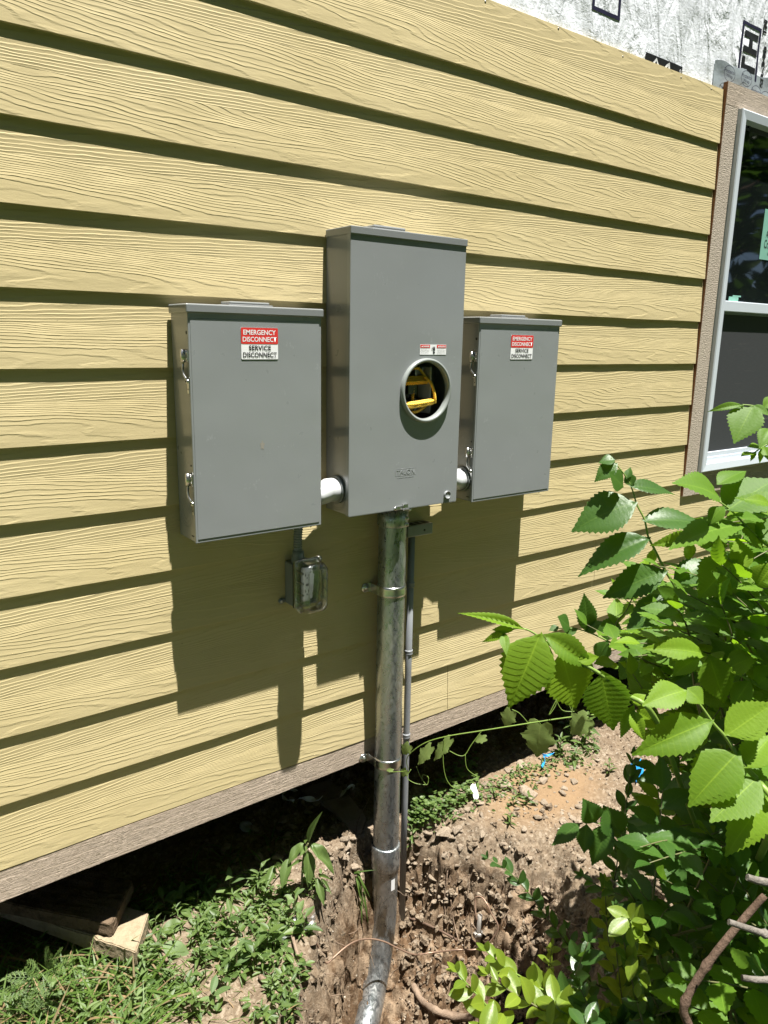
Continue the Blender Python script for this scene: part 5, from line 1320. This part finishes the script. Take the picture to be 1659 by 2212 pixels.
# ------------------------------------------------------------------ weeds
rW = random.Random(31)
wb = PG(*c4(600, 1640)); Dw = float((wb-CAM)@FW)
wd = empty('leafy_weed', tuple(wb), 'tall weed with long drooping lance leaves on the mound left of the riser pipe', 'weed')
MB().tube(spline([PD(*c4(*p), Dw-.01) for p in ((680, 1010), (640, 1080), (615, 1200), (600, 1400), (598, 1560))]+[wb-np.array([0, 0, .02])], 6), .0035, 8).build('stem', 'stemb', wd)
for (bx, by, tx, ty, w, k) in ((685, 1010, 815, 625, 75, 1), (622, 1010, 412, 1185, 110, 2), (705, 1005, 1028, 1300, 120, 2), (690, 1030, 812, 1198, 48, 1), (660, 1095, 722, 1555, 140, 0), (650, 1050, 578, 1165, 60, 1), (640, 1020, 660, 950, 30, 1),
                               (440, 1200, 335, 1545, 120, 0), (610, 1230, 440, 1300, 40, 1), (790, 1440, 862, 1765, 85, 0), (805, 1425, 955, 1445, 35, 1), (830, 1450, 968, 1640, 40, 1), (250, 1290, 150, 1560, 90, 1), (260, 1420, 40, 1500, 70, 1), (260, 1310, 340, 1270, 60, 1), (560, 1560, 515, 1700, 40, 0), (640, 1290, 640, 1430, 60, 1)):
    lb = LB(); B = PD(*c4(bx, by), Dw-.01); T = PD(*c4(tx, ty), Dw-.05-.02*rW.random()); L = np.linalg.norm(T-B)
    lb.put(LAN[k], B, T, tocam(B)*.5+UPV*.7+rvec(rW, .12), w*.1736*Dw/F/L*1.15); lb.build('leaf', 'weed', wd)
def weed(p, h, n, ll, wr, mat='weed', label=None, group=None, spread=.8, tpl=None, droop=0.0, name='weed'):
    tpl = tpl or LAN
    e_ = empty(name, tuple(p), label, 'weed', group); top = np.array(p)+np.array([rW.uniform(-.2, .2)*h, rW.uniform(-.25, .1)*h, h])
    pts = spline([np.array(p)-np.array([0, 0, .01]), (np.array(p)+top)/2+rvec(rW, .004), top], 5); MB().tube(pts, [.0022-.0012*i/(len(pts)-1) for i in range(len(pts))], 5).build('stem', 'stemb', e_)
    lb = LB()
    for k in range(n):
        t = .15+.85*k/max(1, n-1); B = np.array(pts[int((len(pts)-1)*t)]); a = k*2.4+rW.random(); dr = np.array([math.cos(a), math.sin(a), .35-droop*(1-t)])*spread+UPV*.25*t+rvec(rW, .1); dr /= np.linalg.norm(dr)
        l_ = ll*rW.uniform(.7, 1.1)*(1-.3*t); lb.put(tpl[rW.randrange(len(tpl))], B, B+dr*l_, UPV+rvec(rW, .2), wr)
    lb.build('foliage', mat, e_); return e_
# low weeds spread over the mound
cnt = 0; gl = 'small low weed with narrow leaves growing on the mound left of the pit'
while cnt < 60:
    px = rW.uniform(310, 700); py = rW.uniform(1905, 2205)
    if px > 700-(py-1900)*.22: continue
    if 430 < px < 560 and py > 2120 and rW.random() < .8: continue
    weed(PG(px, py), rW.uniform(.02, .07), rW.randint(5, 11), rW.uniform(.022, .058), .26, label=gl, group='low weeds on the mound'); cnt += 1
cnt = 0
while cnt < 34:
    px = rW.uniform(-30, 330); py = rW.uniform(2045, 2230)
    if py < 2100 and px > 130 and rW.random() < .7: continue
    weed(PG(px, py), rW.uniform(.03, .08), rW.randint(5, 9), rW.uniform(.04, .07), .30, mat=rW.choice(['weed', 'weedp']), label='green weed among the grass at the lower left', group='weeds in the grass at the lower left'); cnt += 1
for (x, y, h, ll, lb_) in ((1270, 190, .16, .07, 'tall leafy weed rising behind the vine leaf'), (1310, 260, .12, .07, 'leafy weed right of the vine leaf'), (1240, 330, .09, .06, 'leafy weed just below and right of the vine leaf'),
                           (1380, 300, .14, .08, 'leafy weed behind the blue strap, nearest the elm'), (1320, 400, .07, .05, 'low weed behind the blue strap on the dirt')):
    weed(PG(*c6(x, y+40)), h, 14, ll, .34, label=lb_, tpl=OV+LAN)
for (x, y, lb_) in ((440, 830, 'small weed right beside the thin conduit at the pit edge'), (430, 900, 'lower small weed beside the thin conduit'), (980, 760, 'small weed on the tan dirt, left of the smooth patch'), (1000, 650, 'small weed among stones below the white scrap'),
                    (1070, 650, 'upright small weed on the flat half-buried rock'), (1520, 480, 'small grassy weed near the blue scrap'), (890, 610, 'small weed beside the pale rock at the shadow edge')):
    weed(PG(*c6(x, y)), .05, 9, .045, .25, label=lb_)
cnt = 0
while cnt < 16:
    px = rW.uniform(300, 690); py = rW.uniform(1930, 2200)
    if px > 690-(py-1900)*.24: continue
    weed(PG(px, py), rW.uniform(.04, .09), rW.randint(4, 7), rW.uniform(.045, .075), .42, mat=rW.choice(['weed', 'weedp']), tpl=OV+LAN[:1], label='broader-leaved weed standing above the low weeds on the mound', group='broader-leaved weeds on the mound'); cnt += 1
# trailing grass beside the pit edge left of the riser
e_ = empty('grass_tuft', tuple(PG(*c5(1545, 480))), 'drooping grass tuft hanging into the pit left of the riser pipe', 'grass tuft')
Dg = float((PG(*c5(1545, 480))-CAM)@FW)-.03
lb = LB()
for (bx, by, tx, ty) in ((1545, 470, 1590, 590), (1540, 475, 1605, 585), (1545, 490, 1580, 660), (1570, 560, 1595, 710), (1540, 500, 1560, 600), (1560, 600, 1565, 700), (1530, 480, 1600, 460), (1545, 520, 1575, 640)):
    B = PD(*c5(bx, by), Dg); T = PD(*c5(tx, ty), Dg-.04); lb.put(BL[1], B, T, tocam(B)+UPV*.4, .075)
lb.build('blades', 'grass', e_)
# clover patch
lb = LB(); n = 0
while n < 260:
    x, y = rW.uniform(430, 800), rW.uniform(400, 800)
    if abs((y-640)+ (x-600)*.75) > 110: continue
    p = PG(*c6(x, y)); h = rW.uniform(.015, .055)
    for k in range(3):
        a = k*2.09+rW.random()*.3; dr = np.array([math.cos(a), math.sin(a), .1]); B = p+UPV*h+rvec(rW, .001); lb.put(OV[2], B, B+dr*.013, UPV+rvec(rW, .25), .95)
    n += 1
tag(lb.build('clover_patch', 'weed'), kind='stuff')
# broad leaves near the lumber
def bigleaf(pts, conv, mat, label, D_off=-.03, w=60, tpl=None):
    (bx, by), (tx, ty) = pts; g0 = PG(*conv(bx, by)); D = float((g0-CAM)@FW)+D_off; B = PD(*conv(bx, by), D); T = PD(*conv(tx, ty), D-.03); L = np.linalg.norm(T-B)
    e_ = empty('broad_leaf_weed', tuple(g0), label, 'weed'); MB().tube([g0-UPV*.01, (g0+B)/2+np.array([.004, 0, .004]), B], .0016, 6).build('stem', 'stem', e_)
    lb = LB(); sc_ = abs(conv(1, 0)[0]-conv(0, 0)[0]); lb.put(tpl or tpl_oval(rows=12, p=.75, wp=.7, droop=.12, fold=.12, wave=.06), B, T, tocam(B)*.5+UPV*.8, w*sc_*D/F/L); lb.build('leaf', mat, e_)
bigleaf(((700, 790), (835, 910)), c5, 'weedp', 'broad rounded leaf beside the brown stick, mottled with pale dust', w=110)
bigleaf(((700, 890), (665, 1020)), c5, 'weedp', 'pale yellow-green broad leaf below the mottled one', w=65)
bigleaf(((735, 895), (740, 950)), c5, 'weedp', 'small broad leaf next to the pale yellow-green one', w=35)
bigleaf(((780, 690), (690, 740)), c5, 'weed', 'upright broad leaf weed right of the lumber', w=60)
bigleaf(((785, 640), (830, 670)), c5, 'weed', 'small pointed leaf weed above the lumber end', w=30)
bigleaf(((1050, 520), (1070, 545)), lambda x, y: c5(x-350, y+20), 'weed', 'large dim leaf in the shade behind the lumber end', w=95)
# feathery weed
fw_ = empty('feathery_weed', tuple(PG(150, 2110)), 'feathery ragweed with finely divided leaves at the lower left', 'weed')
def feather(conv, base, tip, w, D):
    lb = LB(); B = PD(*conv(*base), D); T = PD(*conv(*tip), D-.03); L = np.linalg.norm(T-B); e = (T-B)/L; n_ = tocam(B)*.5+UPV*.8; n_ = n_-e*n_.dot(e); n_ /= np.linalg.norm(n_); u = np.cross(e, n_)
    N2 = 6
    for i in range(N2):
        t = .15+.8*i/N2; P0 = B+e*L*t-n_*.10*L*t*t; wl = w*math.sin(PI*(t*.85+.1))
        for s in (-1, 1):
            d = u*s*.8+e*.6; d /= np.linalg.norm(d); P1 = P0+d*wl*L; lb.put(OV[0], P0, P1, n_+rvec(rW, .1), .19)
            for q in (.4, .65):
                for s2 in (-1, 1):
                    d2 = d*.7+np.cross(d, n_)*s2*.7; lb.put(OV[0], P0+d*wl*L*q, P0+d*wl*L*q+d2*wl*L*.38, n_, .30)
    lb.put(OV[0], B+e*L*.85, T, n_, .25); lb.put(BL[0], B, T, n_, .03); lb.build('leaf', 'weed', fw_)
Df = float((PG(150, 2110)-CAM)@FW)-.17
for bs, tp2, w in (((430, 1230), (450, 1055), .42), ((480, 1190), (640, 1200), .35), ((460, 1190), (560, 1050), .35), ((380, 1280), (250, 1165), .40), ((350, 1300), (60, 1290), .30), ((330, 1330), (0, 1480), .34), ((370, 1330), (300, 1640), .34), ((400, 1300), (430, 1480), .35), ((300, 1380), (150, 1640), .3), ((420, 1250), (540, 1300), .4), ((560, 1110), (690, 1120), .25)):
    feather(c3, bs, tp2, w, Df)
# grass: uncountable blades
lb = LB(); lb2 = LB(); n = 0
while n < 1500:
    px = rW.uniform(-60, 640); py = rW.uniform(1960, 2300)
    if px > 330 and rW.random() < .72: continue
    if py < 2120-px*.28 and rW.random() < .75: continue
    p = PG(px, py) if n % 3 else PG(px, min(py+0, 2300)); a = rW.uniform(0, 6.28); h = rW.uniform(.03, .15) if px < 330 else rW.uniform(.015, .05)
    T = p+np.array([math.cos(a)*h*.7, math.sin(a)*h*.7-.01, h*rW.uniform(.5, 1)])
    (lb if rW.random() < .82 else lb2).put(BL[rW.randrange(3)], p, T, np.array([-math.cos(a), -math.sin(a), .8]), rW.uniform(.05, .085)*min(1, .05/h+.4)); n += 1
for k in range(420):
    px = rW.uniform(330, 900); py = rW.uniform(1760, 1960)
    if py < 1850-(px-380)*.40+20: continue
    if px > 640: continue
    p = PG(px, py); a = rW.uniform(0, 6.28); h = rW.uniform(.03, .08); lb.put(BL[rW.randrange(3)], p, p+np.array([math.cos(a)*h*.7, math.sin(a)*h*.7, h*.7]), np.array([-math.cos(a), -math.sin(a), .8]), .09)
tag(lb.build('grass', 'grass'), kind='stuff'); tag(lb2.build('dry_grass', 'drygrass'), kind='stuff')
# tiny leaves matting the mound
lb = LB(); n = 0
while n < 1500:
    px = rW.uniform(300, 700); py = rW.uniform(1900, 2212)
    if px > 705-(py-1900)*.24 or (430 < px < 570 and py > 2125 and rW.random() < .85): continue
    if fbm(np.array([px*.02]), np.array([py*.02]), 77, 3)[0] < .53: continue
    p = PG(px, py); a = rW.uniform(0, 6.28); l_ = rW.uniform(.010, .034); B = p+UPV*rW.uniform(.002, .025)
    lb.put(OV[rW.randrange(4)], B, B+np.array([math.cos(a), math.sin(a), rW.uniform(-.3, .6)])*l_, UPV+rvec(rW, .4), .42); n += 1
for k in range(700):   # sparse sprigs on the dirt right of the pipe
    px = rW.uniform(880, 1290); py = 1770-(px-870)*.42+abs(rW.gauss(0, 26))
    p = PG(px, py); a = rW.uniform(0, 6.28); l_ = rW.uniform(.010, .024); B = p+UPV*rW.uniform(.002, .03)
    lb.put(OV[rW.randrange(4)], B, B+np.array([math.cos(a), math.sin(a), rW.uniform(-.3, .6)])*l_, UPV+rvec(rW, .4), .42)
tag(lb.build('ground_cover', 'weed'), kind='stuff')

# ------------------------------------------------------------------ trees behind the camera: some mirrored in the window, others added to block skylight
def tree(x, y, h, rad, seed, label):
    r_ = np.random.default_rng(seed); e_ = empty('tree', (x, y, -1.9), label, 'tree')
    b = MB().tube([(x, y, -2.0), (x+.1, y, -1.9+h*.35), (x-.1, y+.1, -1.9+h*.8)], [.16, .12, .04], 10)
    for k in range(7):
        a = k*.9; b.tube([(x, y, -1.9+h*(.3+.06*k)), (x+math.cos(a)*rad*.5, y+math.sin(a)*rad*.5, -1.9+h*(.45+.06*k)), (x+math.cos(a)*rad*.85, y+math.sin(a)*rad*.85, -1.9+h*(.5+.06*k))], [.05, .03, .012], 6)
    b.build('trunk', 'bark', e_)
    nc = 60; cc = r_.normal(0, 1, (nc, 3)); cc /= np.linalg.norm(cc, axis=1)[:, None]; cc *= (r_.random((nc, 1))**.4)*np.array([rad, rad, h*.40]); cc += np.array([x, y, -1.9+h*.60])
    N3 = 6500; ci = r_.integers(0, nc, N3); c = cc[ci]+r_.normal(0, .24*rad/1.6, (N3, 3)); c[:, 2] = np.maximum(c[:, 2], -1.7)
    a = r_.normal(0, 1, (N3, 3)); a /= np.linalg.norm(a, axis=1)[:, None]; bb = np.cross(a, r_.normal(0, 1, (N3, 3))); bb /= np.linalg.norm(bb, axis=1)[:, None]
    s_ = r_.uniform(.08, .15, (N3, 1))*rad/2; v = np.stack([c-a*s_, c+bb*s_*.55, c+a*s_, c-bb*s_*.55], 1).reshape(-1, 3)
    np_obj('crown', v, np.arange(N3*4).reshape(-1, 4), 'treeleaf', e_, False, np.tile(np.array([(.5, 0), (1, .5), (.5, 1), (0, .5)]), (N3, 1)))
for i, (x, y, h, r, lb_) in enumerate(((6.5, -3.4, 5.2, 1.9, 'leafy tree mirrored in the upper window pane, nearest the wall'), (10, -5.8, 9.5, 3.0, 'broad leafy tree behind the near one in the window reflection'), (3.0, -6.8, 10.0, 3.2, 'unseen leafy tree added opposite the meter box to block skylight'),
                                  (-1.8, -7.0, 10.5, 3.3, 'unseen leafy tree added behind the photographer to block skylight'), (-6, -6.2, 9.5, 3.0, 'unseen leafy tree added opposite the far left end of the wall to block skylight'), (14, -2.5, 8, 2.8, 'tallest leafy tree beyond the window end of the wall'), (6.8, -8.0, 11, 3.4, 'unseen tall tree added in the row behind the one opposite the meter box to block skylight'), (.5, -9, 9, 3, 'unseen tall tree added in the row behind the photographer to block skylight'), (-4.5, -9, 9, 3, 'unseen tall tree added at the left of the row behind the photographer to block skylight'), (-9, -3.5, 7, 2.6, 'unseen leafy tree added past the far left end of the wall to block skylight'))):
    tree(x, y, h, r, 60+i, lb_)
